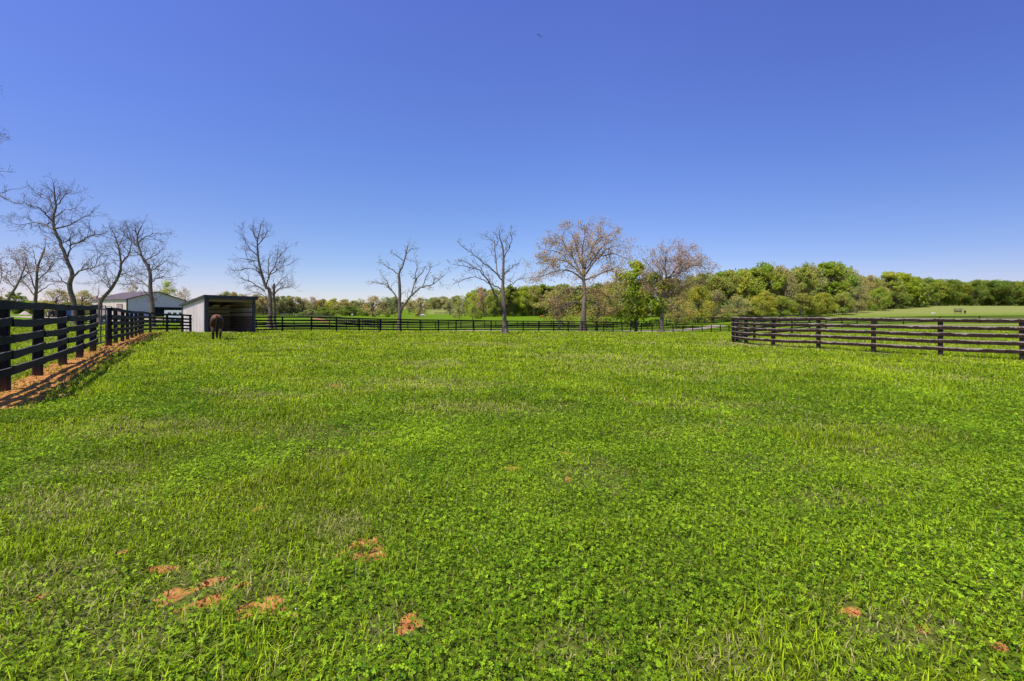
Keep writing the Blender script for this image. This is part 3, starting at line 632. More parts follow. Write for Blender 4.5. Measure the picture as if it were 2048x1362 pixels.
# ------------------------------------------------------------------ barn
M_BARNSHADE = plain('barn_sheet_shaded', (.67, .55, .62), (.76, .63, .71), 1, .55, .3, bmp=.03)  # gable sheet, with the cool tint of shade put into its colour
M_BARNSUN = plain('barn_sheet_sunlit', (.66, .54, .44), (.76, .63, .53), 1, .55, .3, bmp=.03)  # same barn's sunny side, with the warm light put into its colour
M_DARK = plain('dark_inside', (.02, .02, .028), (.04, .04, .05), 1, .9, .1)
M_DOOR = plain('faded_door', (.34, .24, .21), (.42, .30, .27), 2, .7, .2)
M_WHITE = plain('white_paint', (.70, .70, .70), (.8, .8, .8), 3, .4, .5, bmp=.02)
M_GLASSY = plain('dark_window', (.015, .017, .02), (.03, .033, .04), 2, .1, .6, bmp=0)
def barn():
    A = G(254, 118); a = math.radians(68); g = Vector((math.cos(a), math.sin(a))); Wd, D, He, Hp = 14.4, 15.5, 4.55, 6.75
    root = empty('metal_barn', A, math.atan2(g.y, g.x), 'large pale metal barn with low purplish grey roof', 'barn')
    # local x along the gable, local y along the long side
    mb = MB(); v = [(0, 0, -.4), (Wd * .43, 0, -.4), (Wd * .43, 0, 2.5), (Wd, 0, 2.5), (Wd, 0, He), (Wd / 2, 0, Hp), (0, 0, He)]; mb.poly(v, [(0, 1, 2, 3, 4, 5, 6)]); mb.build('gable_wall', M_BARNSHADE, root)
    mb = MB(); mb.poly([(0, D, -.4), (Wd, D, -.4), (Wd, D, He), (Wd / 2, D, Hp), (0, D, He)], [(4, 3, 2, 1, 0)]); mb.build('gable_wall', M_BARNSHADE, root)
    ribbed('side_wall', (0, .02), (0, D - .02), He - .02, He - .02, M_BARNSUN, root, .6, .04, -1, -.4)
    ribbed('side_wall', (Wd, .02), (Wd, D - .02), He - .02, He - .02, M_BARNSHADE, root, .6, .04, 1, -.4)
    mb = MB(); mb.box(Wd * .43, .8, -.3, Wd - .1, .9, 2.6); mb.build('bay_shade_panel', M_DARK, root)  # near-black panel painted as the shade inside the bay
    mb = MB(); mb.box(Wd * .43, -.08, 2.44, Wd, -.01, 2.62); mb.build('bay_header', M_TRIM, root)
    for x in (.43 * Wd, .62 * Wd, .81 * Wd):
        mb = MB(); mb.box(x, .03, -.4, x + .18, .2, 2.43); mb.build('bay_post', M_TRIM, root)
    sl_ = (Hp - He) / (Wd / 2)
    for s in (0, 1):
        mb = MB(); x0, x1 = (-.45, Wd / 2) if s == 0 else (Wd + .45, Wd / 2)
        z0 = He - .45 * sl_ + .03
        mb.poly([(x0, -.4, z0), (x1, -.4, Hp + .03), (x1, D + .4, Hp + .03), (x0, D + .4, z0), (x0, -.4, z0 + .12), (x1, -.4, Hp + .15), (x1, D + .4, Hp + .15), (x0, D + .4, z0 + .12)],
                [(0, 1, 2, 3), (7, 6, 5, 4), (0, 4, 5, 1), (1, 5, 6, 2), (2, 6, 7, 3), (3, 7, 4, 0)]); mb.build('roof', M_ROOFP, root)
    for pts in ([(-.45, He - .2), (Wd / 2, Hp - .02)], [(Wd / 2, Hp - .02), (Wd + .45, He - .2)]):
        (x0, z0), (x1, z1) = pts; mb = MB(); mb.obox((x0, -.45, z0), (x1 - x0, 0, z1 - z0), (0, .04, 0), (0, 0, .2)); mb.build('barge_board', M_TRIM, root)
    mb = MB(); mb.box(-.10, -.10, -.4, .14, .12, He - .05); mb.build('corner_trim', M_TRIM, root)
    for y, w, h, m in ((1.9, 2.2, 3.1, M_DOOR), (6.6, 1.8, 2.6, M_BARNSUN), (9.2, 1.2, 2.8, M_DOOR), (12.2, 2.0, 2.6, M_DOOR)):
        f = MB(); f.box(-.14, y - .12, -.3, -.06, y + w + .12, h + .12); d = f.build('door', M_TRIM if m is not M_BARNSUN else M_DARK, root)
        q = MB(); q.box(-.18, y, -.3, -.143, y + w, h); q.build('door_leaf', m, d)
barn()

# ------------------------------------------------------------------ yard things by the barn
def trailer():
    A = G(353, 100); root = empty('horse_trailer', A, .35, 'white horse trailer with small dark windows parked beside the barn', 'trailer')
    mb = MB(); b = [(-1.9, .55), (1.6, .55), (2.15, 1.1), (2.2, 1.6), (1.9, 2.35), (1.5, 2.5), (-1.8, 2.5), (-1.95, 2.3)]
    n = len(b); mb.poly([(x, -.95, z) for x, z in b] + [(x, .95, z) for x, z in b], [tuple(range(n)), tuple(reversed(range(n, 2 * n)))] + [(i + n, (i + 1) % n + n, (i + 1) % n, i) for i in range(n)])
    mb.build('body', M_WHITE, root)
    for x in (-1.35, -.35, .7):
        mb = MB(); mb.box(x, -.975, 1.65, x + .62, -.953, 2.02); mb.build('window', M_GLASSY, root)
    mb = MB(); mb.box(-1.6, -1.05, .62, .9, -.96, .82); mb.build('fender', M_TRIM, root)
    for x in (-.85, .05):
        for y in (-.9, .9):
            mb = MB(); mb.tube([(x, y - .1, .34), (x, y + .1, .34)], .34, 18); w = mb.build('wheel', M_TRIM, root)
            mb = MB(); mb.tube([(x, y - .112, .34), (x, y + .112, .34)], .18, 14); mb.build('rim', M_WHITE, w)
    mb = MB(); mb.tube([(1.7, -.5, .5), (3.0, 0, .5), (1.7, .5, .5)], .05, 6); mb.tube([(2.9, 0, .0), (2.9, 0, .6)], .04, 6); mb.build('hitch', M_TRIM, root)
trailer()
def car():
    A = G(228, 92); root = empty('parked_car', A, .5, 'dark parked car half hidden behind the fence near the barn', 'car')
    prof = [(-2.1, .35), (2.1, .35), (2.15, .75), (1.2, .92), (.55, 1.42), (-1.3, 1.45), (-1.95, .98), (-2.15, .9)]; n = len(prof); mb = MB()
    def yy(z): return .86 if z < 1.1 else .66
    mb.poly([(x, -yy(z), z) for x, z in prof] + [(x, yy(z), z) for x, z in prof], [tuple(range(n)), tuple(reversed(range(n, 2 * n)))] + [(i + n, (i + 1) % n + n, (i + 1) % n, i) for i in range(n)])
    mb.build('body', plain('dark_car_paint', (.02, .02, .025), (.03, .03, .035), 2, .3, .5, bmp=0), root)
    mb = MB(); mb.poly([(1.15, -.7, .98), (1.15, .7, .98), (.58, .62, 1.43), (.58, -.62, 1.43)], [(0, 1, 2, 3)]); o = mb.build('windscreen', M_GLASSY, root, (.02, 0, .012))
    for s in (-1, 1):
        mb = MB(); mb.poly([(1.0, s * .80, .98), (-1.7, s * .80, 1.0), (-1.25, s * .69, 1.38), (.5, s * .69, 1.37)], [(0, 1, 2, 3)]); mb.build('window', M_GLASSY, root, (0, s * .03, 0))
        for x in (-1.3, 1.35):
            mb = MB(); mb.tube([(x, s * .72, .32), (x, s * .90, .32)], .32, 18); w = mb.build('wheel', M_TRIM, root)
            mb = MB(); mb.tube([(x, s * .80, .32), (x, s * .91, .32)], .19, 12); mb.build('rim', M_SHEET, w)
car()
M_BLUE = plain('blue_plastic', (.03, .08, .30), (.05, .12, .38), 3, .45, .5, bmp=.02)
for px, lab in ((259, 'blue plastic drum nearer the barn corner trim'), (269, 'blue plastic drum beneath the grey gable wall, away from the corner')):
    b = G(px, 104); mb = MB(); mb.tube([(0, 0, 0), (0, 0, .05), (0, 0, .33), (0, 0, .37), (0, 0, .41), (0, 0, .7), (0, 0, .74), (0, 0, .78), (0, 0, 1.2), (0, 0, 1.24)], [.5, .53, .53, .57, .53, .53, .57, .53, .53, .49], 16)
    r = empty('drum', b, 0, lab, 'drum', 'blue drums by the barn'); mb.build('body', M_BLUE, r, None, True)
    mb = MB(); mb.tube([(0, 0, 1.24), (0, 0, 1.30)], [.5, .46], 16); mb.build('lid', M_WHITE, r)
def container():
    A = G(139, 102); r = empty('skip', A, .5, 'blue open-topped skip standing on the pale gravel yard', 'skip'); mb = MB()
    o = [(-1.5, -.8, .25), (1.5, -.8, .25), (1.5, .8, .25), (-1.5, .8, .25), (-1.9, -.9, 1.6), (1.9, -.9, 1.6), (1.9, .9, 1.6), (-1.9, .9, 1.6)]
    mb.poly(o, [(3, 2, 1, 0), (0, 1, 5, 4), (1, 2, 6, 5), (2, 3, 7, 6), (3, 0, 4, 7)]); mb.build('body', M_BLUE, r)
    mb = MB()
    for a, b in (((-1.95, -.96), (1.95, -.9)), ((-1.95, .9), (1.95, .96)), ((-1.96, -.9), (-1.9, .9)), ((1.9, -.9), (1.96, .9))): mb.box(a[0], a[1], 1.58, b[0], b[1], 1.68)
    mb.build('rim', M_TRIM, r)
    for x in (-1.0, 1.0): (lambda q: (q.box(x - .1, -.7, -.1, x + .1, .7, .24), q.build('skid', M_TRIM, r)))(MB())
container()
def tractor():
    A = G(103, 100); r = empty('tractor', A, 2.6, 'small green tractor parked at the edge of the gravel yard', 'tractor'); g = plain('green_paint', (.02, .10, .03), (.03, .14, .04), 2, .4, .5, bmp=0)
    mb = MB(); mb.obox((.1, -.35, .65), (1.5, 0, 0), (0, .7, 0), (0, 0, .6)); mb.obox((.1, -.3, 1.25), (1.3, 0, -.05), (0, .6, 0), (0, 0, .08)); mb.build('bonnet', g, r)
    mb = MB(); mb.box(-1.0, -.3, .55, .1, .3, .85); mb.build('chassis', M_TRIM, r)
    mb = MB(); mb.box(-1.0, -.7, 2.25, .2, .7, 2.33); mb.build('canopy', g, r)
    for x in (-.9, .1):
        for y in (-.6, .6): (lambda q: (q.tube([(x, y, .8), (x, y, 2.26)], .035, 6), q.build('canopy_post', M_TRIM, r)))(MB())
    mb = MB(); mb.box(-.8, -.25, .86, -.35, .25, .98); mb.box(-.85, -.25, .95, -.75, .25, 1.4); mb.build('seat', M_TRIM, r)
    for x, y, q, w in ((-.75, .62, .72, .36), (-.75, -.62, .72, .36), (1.2, .55, .42, .24), (1.2, -.55, .42, .24)):
        mb = MB(); mb.tube([(x, y - w / 2, q), (x, y + w / 2, q)], q, 20); wo = mb.build('wheel', M_TRIM, r)
        mb = MB(); mb.tube([(x, y - w / 2 - .01, q), (x, y + w / 2 + .01, q)], q * .5, 14); mb.build('rim', plain('yellow_rim', (.5, .35, .03), (.55, .4, .05), 2), wo)
tractor()
def mound(name, px, Y, r, h, mat, label, cat, seed):
    c = G(px, Y); n = 26; v = [(0, 0, h)]; f = []; R = random.Random(seed)
    for k in range(1, 7):
        t = k / 6
        for j in range(n):
            a = 2 * math.pi * j / n; rr = r * t * (1 + .18 * math.sin(a * 2 + seed) + R.uniform(-.06, .06)); v.append((rr * math.cos(a), rr * math.sin(a) * .75, h * (1 - t) ** .9 * (1 + R.uniform(-.12, .12)) - .25 * t))
    f += [(0, 1 + j, 1 + (j + 1) % n) for j in range(n)]
    for k in range(5): f += [(1 + k * n + j, 1 + (k + 1) * n + j, 1 + (k + 1) * n + (j + 1) % n, 1 + k * n + (j + 1) % n) for j in range(n)]
    me = bpy.data.meshes.new(name); me.from_pydata(v, [], f); me.update()
    for p in me.polygons: p.use_smooth = True
    tag(link(name, me, mat, None, c), label, cat)
mound('gravel_mound', 50, 108, 1.7, .85, M_GRAVEL, 'low pale heap of gravel at the edge of the barn yard', 'gravel heap', 3)
mound('dirt_clod', 902, 54.2, .4, .22, plain('dark_clod', (.05, .03, .02), (.12, .07, .05), 6, .95, .05), 'dark clod of earth on the reddish bare patch by the driveway', 'clod', 5)

# ------------------------------------------------------------------ far hill: hay shelter and trough
def hay_shelter():
    A = G(1916, 150); r = empty('hay_shelter', A, -.6, 'small roofed hay feeder standing alone on the mown hill', 'hay feeder'); r.scale = (.8, .8, .8)
    mb = MB(); mb.poly([(-1.25, -1, 1.75), (1.25, -1, 1.75), (1.25, 1, 1.75), (-1.25, 1, 1.75), (-1.25, 0, 2.05), (1.25, 0, 2.05)], [(0, 1, 5, 4), (2, 3, 4, 5), (0, 4, 3), (1, 2, 5), (3, 2, 1, 0)]); mb.build('roof', M_TRIM, r)
    for x in (-1.0, 1.0):
        for y in (-.8, .8): (lambda q: (q.tube([(x, y, -.2), (x, y, 1.76)], .06, 6), q.build('leg', M_KICK, r)))(MB())
    mb = MB(); mb.poly([(-.9, -.35, .55), (.9, -.35, .55), (.9, .35, .55), (-.9, .35, .55), (-1.0, -.75, 1.35), (1.0, -.75, 1.35), (1.0, .75, 1.35), (-1.0, .75, 1.35)], [(3, 2, 1, 0), (4, 5, 6, 7), (0, 1, 5, 4), (1, 2, 6, 5), (2, 3, 7, 6), (3, 0, 4, 7)]); mb.build('hay_rack', M_KICK, r)
hay_shelter()
def trough():
    A = G(1867, 152); r = empty('water_trough', A, .2, 'pale water trough on the edge of the mown hill', 'trough'); r.scale = (.6, .6, .6); mb = MB()
    mb.box(-.9, -.35, 0, .9, .35, .12); mb.box(-.9, -.35, .12, .9, -.29, .62); mb.box(-.9, .29, .12, .9, .35, .62); mb.box(-.9, -.29, .12, -.84, .29, .62); mb.box(.84, -.29, .12, .9, .29, .62); mb.build('tub', M_WHITE, r)
    mb = MB(); mb.box(-.838, -.288, .4, .838, .288, .5); mb.build('water', M_GLASSY, r)
trough()

# ------------------------------------------------------------------ horses
def skin(name, nodes, edges, level=2):
    """nodes: {key: (x, y, z, rx, ry)}; grows one continuous body"""
    keys = list(nodes); idx = {k: i for i, k in enumerate(keys)}; me = bpy.data.meshes.new(name)
    me.from_pydata([nodes[k][:3] for k in keys], [(idx[a], idx[b]) for a, b in edges], []); o = bpy.data.objects.new(name, me); COL.objects.link(o)
    o.modifiers.new('s', 'SKIN'); o.modifiers['s'].use_smooth_shade = True; sv = me.skin_vertices[0].data
    for k in keys: sv[idx[k]].radius = (nodes[k][3], nodes[k][4])
    sv[0].use_root = True
    for v in list(sv)[1:]: v.use_root = False
    ss = o.modifiers.new('u', 'SUBSURF'); ss.levels = level; ss.render_levels = level
    dg = bpy.context.evaluated_depsgraph_get(); dg.update(); out = bpy.data.meshes.new_from_object(o.evaluated_get(dg)); out.name = name
    bpy.data.objects.remove(o); return out
def body_mesh(pose='graze', lv=2, step=0.0):
    g = pose == 'graze'
    n = dict(pelvis=(-.48, 0, 1.20, .27, .29), dock=(-.78, 0, 1.30, .13, .15), loin=(-.12, 0, 1.18, .25, .28), girth=(.28, 0, 1.13, .26, .30), chest=(.60, 0, 1.12, .20, .27))
    if g: n.update(neck=(.90, 0, .98, .11, .19), crest=(1.17, 0, .68, .085, .14), poll=(1.36, 0, .44, .075, .10), cheek=(1.40, 0, .30, .075, .11), nose=(1.43, 0, .14, .055, .065), lip=(1.44, 0, .05, .045, .05))
    else: n.update(neck=(.86, 0, 1.36, .11, .19), crest=(1.06, 0, 1.62, .085, .14), poll=(1.18, 0, 1.80, .075, .10), cheek=(1.32, 0, 1.74, .075, .11), nose=(1.50, 0, 1.60, .055, .065), lip=(1.58, 0, 1.54, .045, .05))
    e = [('pelvis', 'dock'), ('pelvis', 'loin'), ('loin', 'girth'), ('girth', 'chest'), ('chest', 'neck'), ('neck', 'crest'), ('crest', 'poll'), ('poll', 'cheek'), ('cheek', 'nose'), ('nose', 'lip')]
    for s, t in ((-1, 'l'), (1, 'r')):
        q = step * s
        n['ear' + t] = (1.33 if g else 1.13, s * .06, .52 if g else 1.93, .03, .02); e.append(('poll', 'ear' + t))
        n['thigh' + t] = (-.52, s * .17, .98, .15, .19); n['stifle' + t] = (-.44 + q * .3, s * .19, .78, .105, .13); n['hock' + t] = (-.72 + q, s * .17, .50, .055, .07)
        n['hfet' + t] = (-.66 + q, s * .17, .16, .042, .045); n['hoof' + t] = (-.61 + q, s * .17, .05, .055, .06); n['hsole' + t] = (-.60 + q, s * .17, .0, .06, .065)
        e += [('pelvis', 'thigh' + t), ('thigh' + t, 'stifle' + t), ('stifle' + t, 'hock' + t), ('hock' + t, 'hfet' + t), ('hfet' + t, 'hoof' + t), ('hoof' + t, 'hsole' + t)]
        n['sh' + t] = (.52, s * .15, .92, .10, .13); n['elb' + t] = (.50 - q * .3, s * .16, .74, .075, .09); n['knee' + t] = (.54 - q, s * .15, .46, .052, .056)
        n['ffet' + t] = (.54 - q, s * .15, .15, .04, .043); n['fhoof' + t] = (.58 - q, s * .15, .05, .052, .056); n['fsole' + t] = (.59 - q, s * .15, .0, .057, .06)
        e += [('girth', 'sh' + t), ('sh' + t, 'elb' + t), ('elb' + t, 'knee' + t), ('knee' + t, 'ffet' + t), ('ffet' + t, 'fhoof' + t), ('fhoof' + t, 'fsole' + t)]
    return skin('body', n, e, lv)
def coat(name, top, low, leg, rough=.45):
    m, nt, out = new_mat(name); v = coords(nt); s = nt.nodes.new('ShaderNodeSeparateXYZ'); nt.links.new(v, s.inputs[0]); f = noise(nt, v, 5, 4)
    z = mathn(nt, 'ADD', s.outputs['Z'], mathn(nt, 'MULTIPLY', mathn(nt, 'SUBTRACT', f, .5), .35))
    c = ramp(nt, mathn(nt, 'DIVIDE', z, 1.5), [(.0, leg), (.30, leg), (.48, low), (.78, low), (.95, top)])
    surf(nt, out, c, .6, .12, bump(nt, noise(nt, v, 60, 3), .15, .01)); return m
def hair_strip(name, pts, w, mat, parent, spread=.05, n=16, seed=1):
    R = random.Random(seed); mb = MB()
    for i in range(n):
        off = [Vector((R.uniform(-1, 1), R.uniform(-1, 1), 0)) * spread * (.35 + .65 * k / (len(pts) - 1)) for k in range(len(pts))]
        mb.tube([Vector(p) + o for p, o in zip(pts, off)], [w * (1 - .75 * k / (len(pts) - 1)) for k in range(len(pts))], 5)
    return mb.build(name, mat, parent, None, True)
GRAZE, GRAZE2, STAND = body_mesh('graze', 2, .07), body_mesh('graze', 1, .12), body_mesh('stand', 1, .05)
M_BLACKHAIR = plain('black_hair', (.014, .010, .009), (.04, .028, .022), 20, .75, .05, (1, 1, .2), .2)
def horse(px, Y, heading, me, m_coat, m_hair, label, scale=1.0, group=None, detail=False, pos=None):
    b = G(px, Y); r = empty('horse', b, heading, label, 'horse', group); r.scale = (scale,) * 3
    bo = bpy.data.objects.new('body', me); COL.objects.link(bo); bo.parent = r
    if not me.materials: me.materials.append(None)
    bo.material_slots[0].link = 'OBJECT'; bo.material_slots[0].material = m_coat
    hair_strip('tail', [(-.86, 0, 1.36), (-.97, 0, 1.20), (-.96, 0, .85), (-.92, 0, .45)], .04 if detail else .055, m_hair, r, .055, 18 if detail else 5)
    g = me in (GRAZE, GRAZE2)
    pts = [(.62, 0, 1.42), (.92, 0, 1.19), (1.20, 0, .83), (1.40, 0, .56)] if g else [(.60, 0, 1.44), (.78, 0, 1.62), (.96, 0, 1.80), (1.12, 0, 1.93)]
    mb = MB()
    for i in range(3 if not detail else 6):
        s = (-1) ** i * .03 * (1 + i * .3); mb.tube([Vector(p) + Vector((0, s, -.02 * i)) for p in pts], [.03, .05, .05, .03], 6)
    mb.build('mane', m_hair, r, None, True)
    if detail:
        for nm in (('hoof', -.60, .17), ('hoof', -.60, -.17), ('hoof', .59, .15), ('hoof', .59, -.15)):
            sg = 1 if nm[2] > 0 else -1; q = .07 * sg; x = nm[1] + (q if nm[1] < 0 else -q)
            mb = MB(); mb.tube([(x + .01, nm[2], -.03), (x - .01, nm[2], .075)], [.075, .06], 12); mb.build('hoof', plain('grey_hoof', (.10, .09, .08), (.2, .18, .16), 10), r, None, True)
    return r
C_DARK = coat('dark_bay_coat', (.27, .12, .06), (.075, .036, .022), (.05, .035, .028))
C_BAY = coat('bay_coat', (.20, .075, .03), (.14, .05, .02), (.03, .02, .015)); C_CHEST = coat('chestnut_coat', (.32, .13, .04), (.25, .10, .03), (.18, .08, .03))
C_GREY = coat('white_coat', (.62, .60, .58), (.55, .53, .52), (.30, .28, .27)); C_BROWN = coat('brown_coat', (.09, .045, .025), (.06, .03, .018), (.02, .015, .012))
M_PALEHAIR = plain('pale_hair', (.45, .42, .38), (.6, .56, .5), 10)
horse(433.5, 25.6, math.atan2(.84, -.54), GRAZE, C_DARK, M_BLACKHAIR, 'dark bay horse grazing with its rump turned, in front of the shelter', 1.02, None, True)
FG = 'horses grazing in the far field'
horse(845, 198, -.12, GRAZE2, C_GREY, M_PALEHAIR, 'white horse grazing in the far field beside the forked tree', 1.05, FG)
horse(834, 201, 1.2, GRAZE2, C_CHEST, M_BLACKHAIR, 'chestnut horse with its rump turned, close to the white grazing horse', 1.08, FG)
horse(704.5, 205, 2.2, GRAZE2, C_GREY, M_PALEHAIR, 'pale grey horse grazing alone near the dark bushes', .95, FG)
horse(755, 192, .1, STAND, C_BROWN, M_BLACKHAIR, 'dark brown horse standing under a tree in the far field', 1.12, FG)
horse(747, 196, 1.5, GRAZE2, C_BROWN, M_BLACKHAIR, 'dark horse standing tail-on behind the brown horse under the tree', 1.0, FG)
horse(1085, 158, -.15, GRAZE2, C_CHEST, M_BLACKHAIR, 'chestnut horse grazing just behind the long black fence', 1.05, FG)
horse(1113, 176, .1, GRAZE2, C_BAY, M_BLACKHAIR, 'bay horse grazing in the far field short of the wide oak', 1.1, FG)
horse(1930, 148, .76, GRAZE2, C_BROWN, M_BLACKHAIR, 'small dark horse grazing by the hay feeder on the hill', .8, FG)

# ------------------------------------------------------------------ birds
def bird(px, py, Y, roll, label):
    p = P(px, py, Y); r = empty('bird', p, .6, label, 'bird', 'birds high in the sky'); r.rotation_euler = (roll, 0, .6)
    m = plain('dark_feather', (.02, .02, .025), (.05, .05, .055), 6)
    me = skin('body', dict(a=(0, 0, 0, .07, .06), b=(.16, 0, .02, .05, .05), c=(.26, 0, .02, .025, .02), d=(-.18, 0, 0, .05, .03), e=(-.34, 0, 0, .07, .01)), [('a', 'b'), ('b', 'c'), ('a', 'd'), ('d', 'e')], 1); link('body', me, m, r)
    for s in (-1, 1):
        mb = MB(); mb.poly([(.12, s * .04, .03), (.16, s * .35, .14), (.05, s * .75, .08), (-.06, s * .38, .11), (-.12, s * .05, .02)], [(0, 1, 2, 3, 4)]); mb.build('wing', m, r)
bird(1075.5, 69, 165, .1, 'tiny dark bird, highest of the three flying in the blue sky'); bird(1079, 71.5, 170, -.3, 'tiny dark bird flying between the other two'); bird(1083, 73.8, 175, .3, 'tiny dark bird, lowest of the three flying in the blue sky')

# ------------------------------------------------------------------ bare trees grown on limbs traced in plan and height
class Wood:
    """collects tapered round limbs; big ones go to the trunk mesh, small ones and buds to the crown mesh"""
    def __init__(s): s.big = []; s.small = []; s.tips = []
def tubes_mesh(name, polys, sides, mat_of=None):
    V = []; T = []; b = 0
    for pts, rad in polys:
        n = len(pts); p = np.asarray(pts, float); t = np.gradient(p, axis=0); t /= np.maximum(np.linalg.norm(t, axis=1, keepdims=True), 1e-9)
        ref = np.array([.31, .87, .38]) if abs(t[0, 2]) > .5 else np.array([.1, .2, 1.0])
        u = np.cross(t, ref); u /= np.maximum(np.linalg.norm(u, axis=1, keepdims=True), 1e-9); w = np.cross(t, u)
        k = sides if rad[0] > .05 else (5 if rad[0] > .03 and sides > 3 else 3)
        a = np.arange(k) * 2 * math.pi / k
        ring = p[:, None] + (u[:, None] * np.cos(a)[None, :, None] + w[:, None] * np.sin(a)[None, :, None]) * np.asarray(rad)[:, None, None]
        V.append(ring.reshape(-1, 3)); i = np.arange(n - 1)[:, None] * k; j = np.arange(k)[None]; j2 = (j + 1) % k
        T.append((np.stack([i + j, i + j2, i + k + j2, i + k + j], -1).reshape(-1, 4)) + b); b += n * k
    return np.concatenate(V), np.concatenate(T)
def smooth_poly(pts, sub=4):
    pts = [np.array(p, float) for p in pts]
    if len(pts) < 3: return [pts[0] + (pts[-1] - pts[0]) * i / sub for i in range(sub + 1)]
    out = []; q = [2 * pts[0] - pts[1]] + pts + [2 * pts[-1] - pts[-2]]
    for i in range(1, len(q) - 2):
        a, b, c, d = q[i - 1], q[i], q[i + 1], q[i + 2]
        for k in range(sub):
            t = k / sub; out.append(.5 * ((2 * b) + (c - a) * t + (2 * a - 5 * b + 4 * c - d) * t * t + (-a + 3 * b - 3 * c + d) * t ** 3))
    out.append(pts[-1]); return out
def rot_about(v, axis, ang):
    axis = axis / max(np.linalg.norm(axis), 1e-9)
    return v * math.cos(ang) + np.cross(axis, v) * math.sin(ang) + axis * axis.dot(v) * (1 - math.cos(ang))
def sprout(W_, pts, rad, level, R, cfg, t0=.15):
    pts = np.asarray(pts); seg = np.linalg.norm(np.diff(pts, axis=0), axis=1); L = seg.sum()
    if level == 0: W_.tips.append((pts[-1], pts[-1] - pts[-2])); return
    gap = cfg['gap'][level - 1]; n = max(2, int(L * (1 - t0) / gap)); cum = np.r_[0, np.cumsum(seg)]
    for i in range(n + 1):
        s = L * (t0 + (1 - t0) * (i + R.uniform(-.4, .4)) / n) if i < n else L; s = min(max(s, 0), L)
        k = min(int(np.searchsorted(cum, s)), len(pts) - 1); k = max(k, 1); f = (s - cum[k - 1]) / max(seg[k - 1], 1e-6)
        p = pts[k - 1] + (pts[k] - pts[k - 1]) * f; d = (pts[k] - pts[k - 1]) / max(seg[k - 1], 1e-6); r = rad[k - 1] + (rad[k] - rad[k - 1]) * f
        ax = np.cross(d, np.array([R.uniform(-1, 1), R.uniform(-1, 1), R.uniform(-1, 1)]))
        ang = R.uniform(*cfg['ang']) if i < n else R.uniform(0, .3)
        d2 = rot_about(d, ax, ang); ln = cfg['len'][level - 1] * R.uniform(.55, 1.15) * (1 - .42 * s / L) * (1 if i < n else .75)
        m = 5; q = [p]; dd = d2
        for j in range(m):
            dd = dd + np.array([R.gauss(0, 1), R.gauss(0, 1), R.gauss(0, 1)]) * cfg['wig'] + np.array([0, 0, cfg['up']]); dd = dd / np.linalg.norm(dd)
            q.append(q[-1] + dd * ln / m)
        r0 = min(r * .7, cfg['rad'][level - 1] * R.uniform(.8, 1.15)); rr = [max(r0 * (1 - .7 * j / m), cfg['min']) for j in range(m + 1)]
        W_.small.append((q, rr)); sprout(W_, q, rr, level - 1, R, cfg, .2)
def bud_mesh(tips, n_per, size, spread, c0, c1, R):
    n = len(tips) * n_per
    if not n: return None
    base = np.repeat(np.array([t[0] for t in tips]), n_per, 0) - np.repeat(np.array([t[1] for t in tips]), n_per, 0) * R.random((n, 1)) * 1.5
    c = base + R.normal(0, spread, (n, 3)); a = R.normal(0, 1, (n, 3)); a /= np.linalg.norm(a, axis=1, keepdims=True); b = np.cross(a, R.normal(0, 1, (n, 3))); b /= np.maximum(np.linalg.norm(b, axis=1, keepdims=True), 1e-6)
    s = (size * (.6 + .8 * R.random(n)))[:, None]
    V = np.stack([c - a * s, c + b * s * .55, c + a * s, c - b * s * .55], 1).reshape(-1, 3)
    k = R.random((n, 1)); col = np.array(c0) * k + np.array(c1) * (1 - k); col = col * (.75 + .5 * R.random((n, 1)))
    return V, np.arange(n * 4).reshape(n, 4), np.repeat(col, 4, 0)
BASE_CFG = dict(gap=[.16, .29, .48], len=[.62, 1.25, 2.5], rad=[.012, .022, .046], ang=(.45, 1.1), wig=.27, up=.06, min=.0075, levels=3)
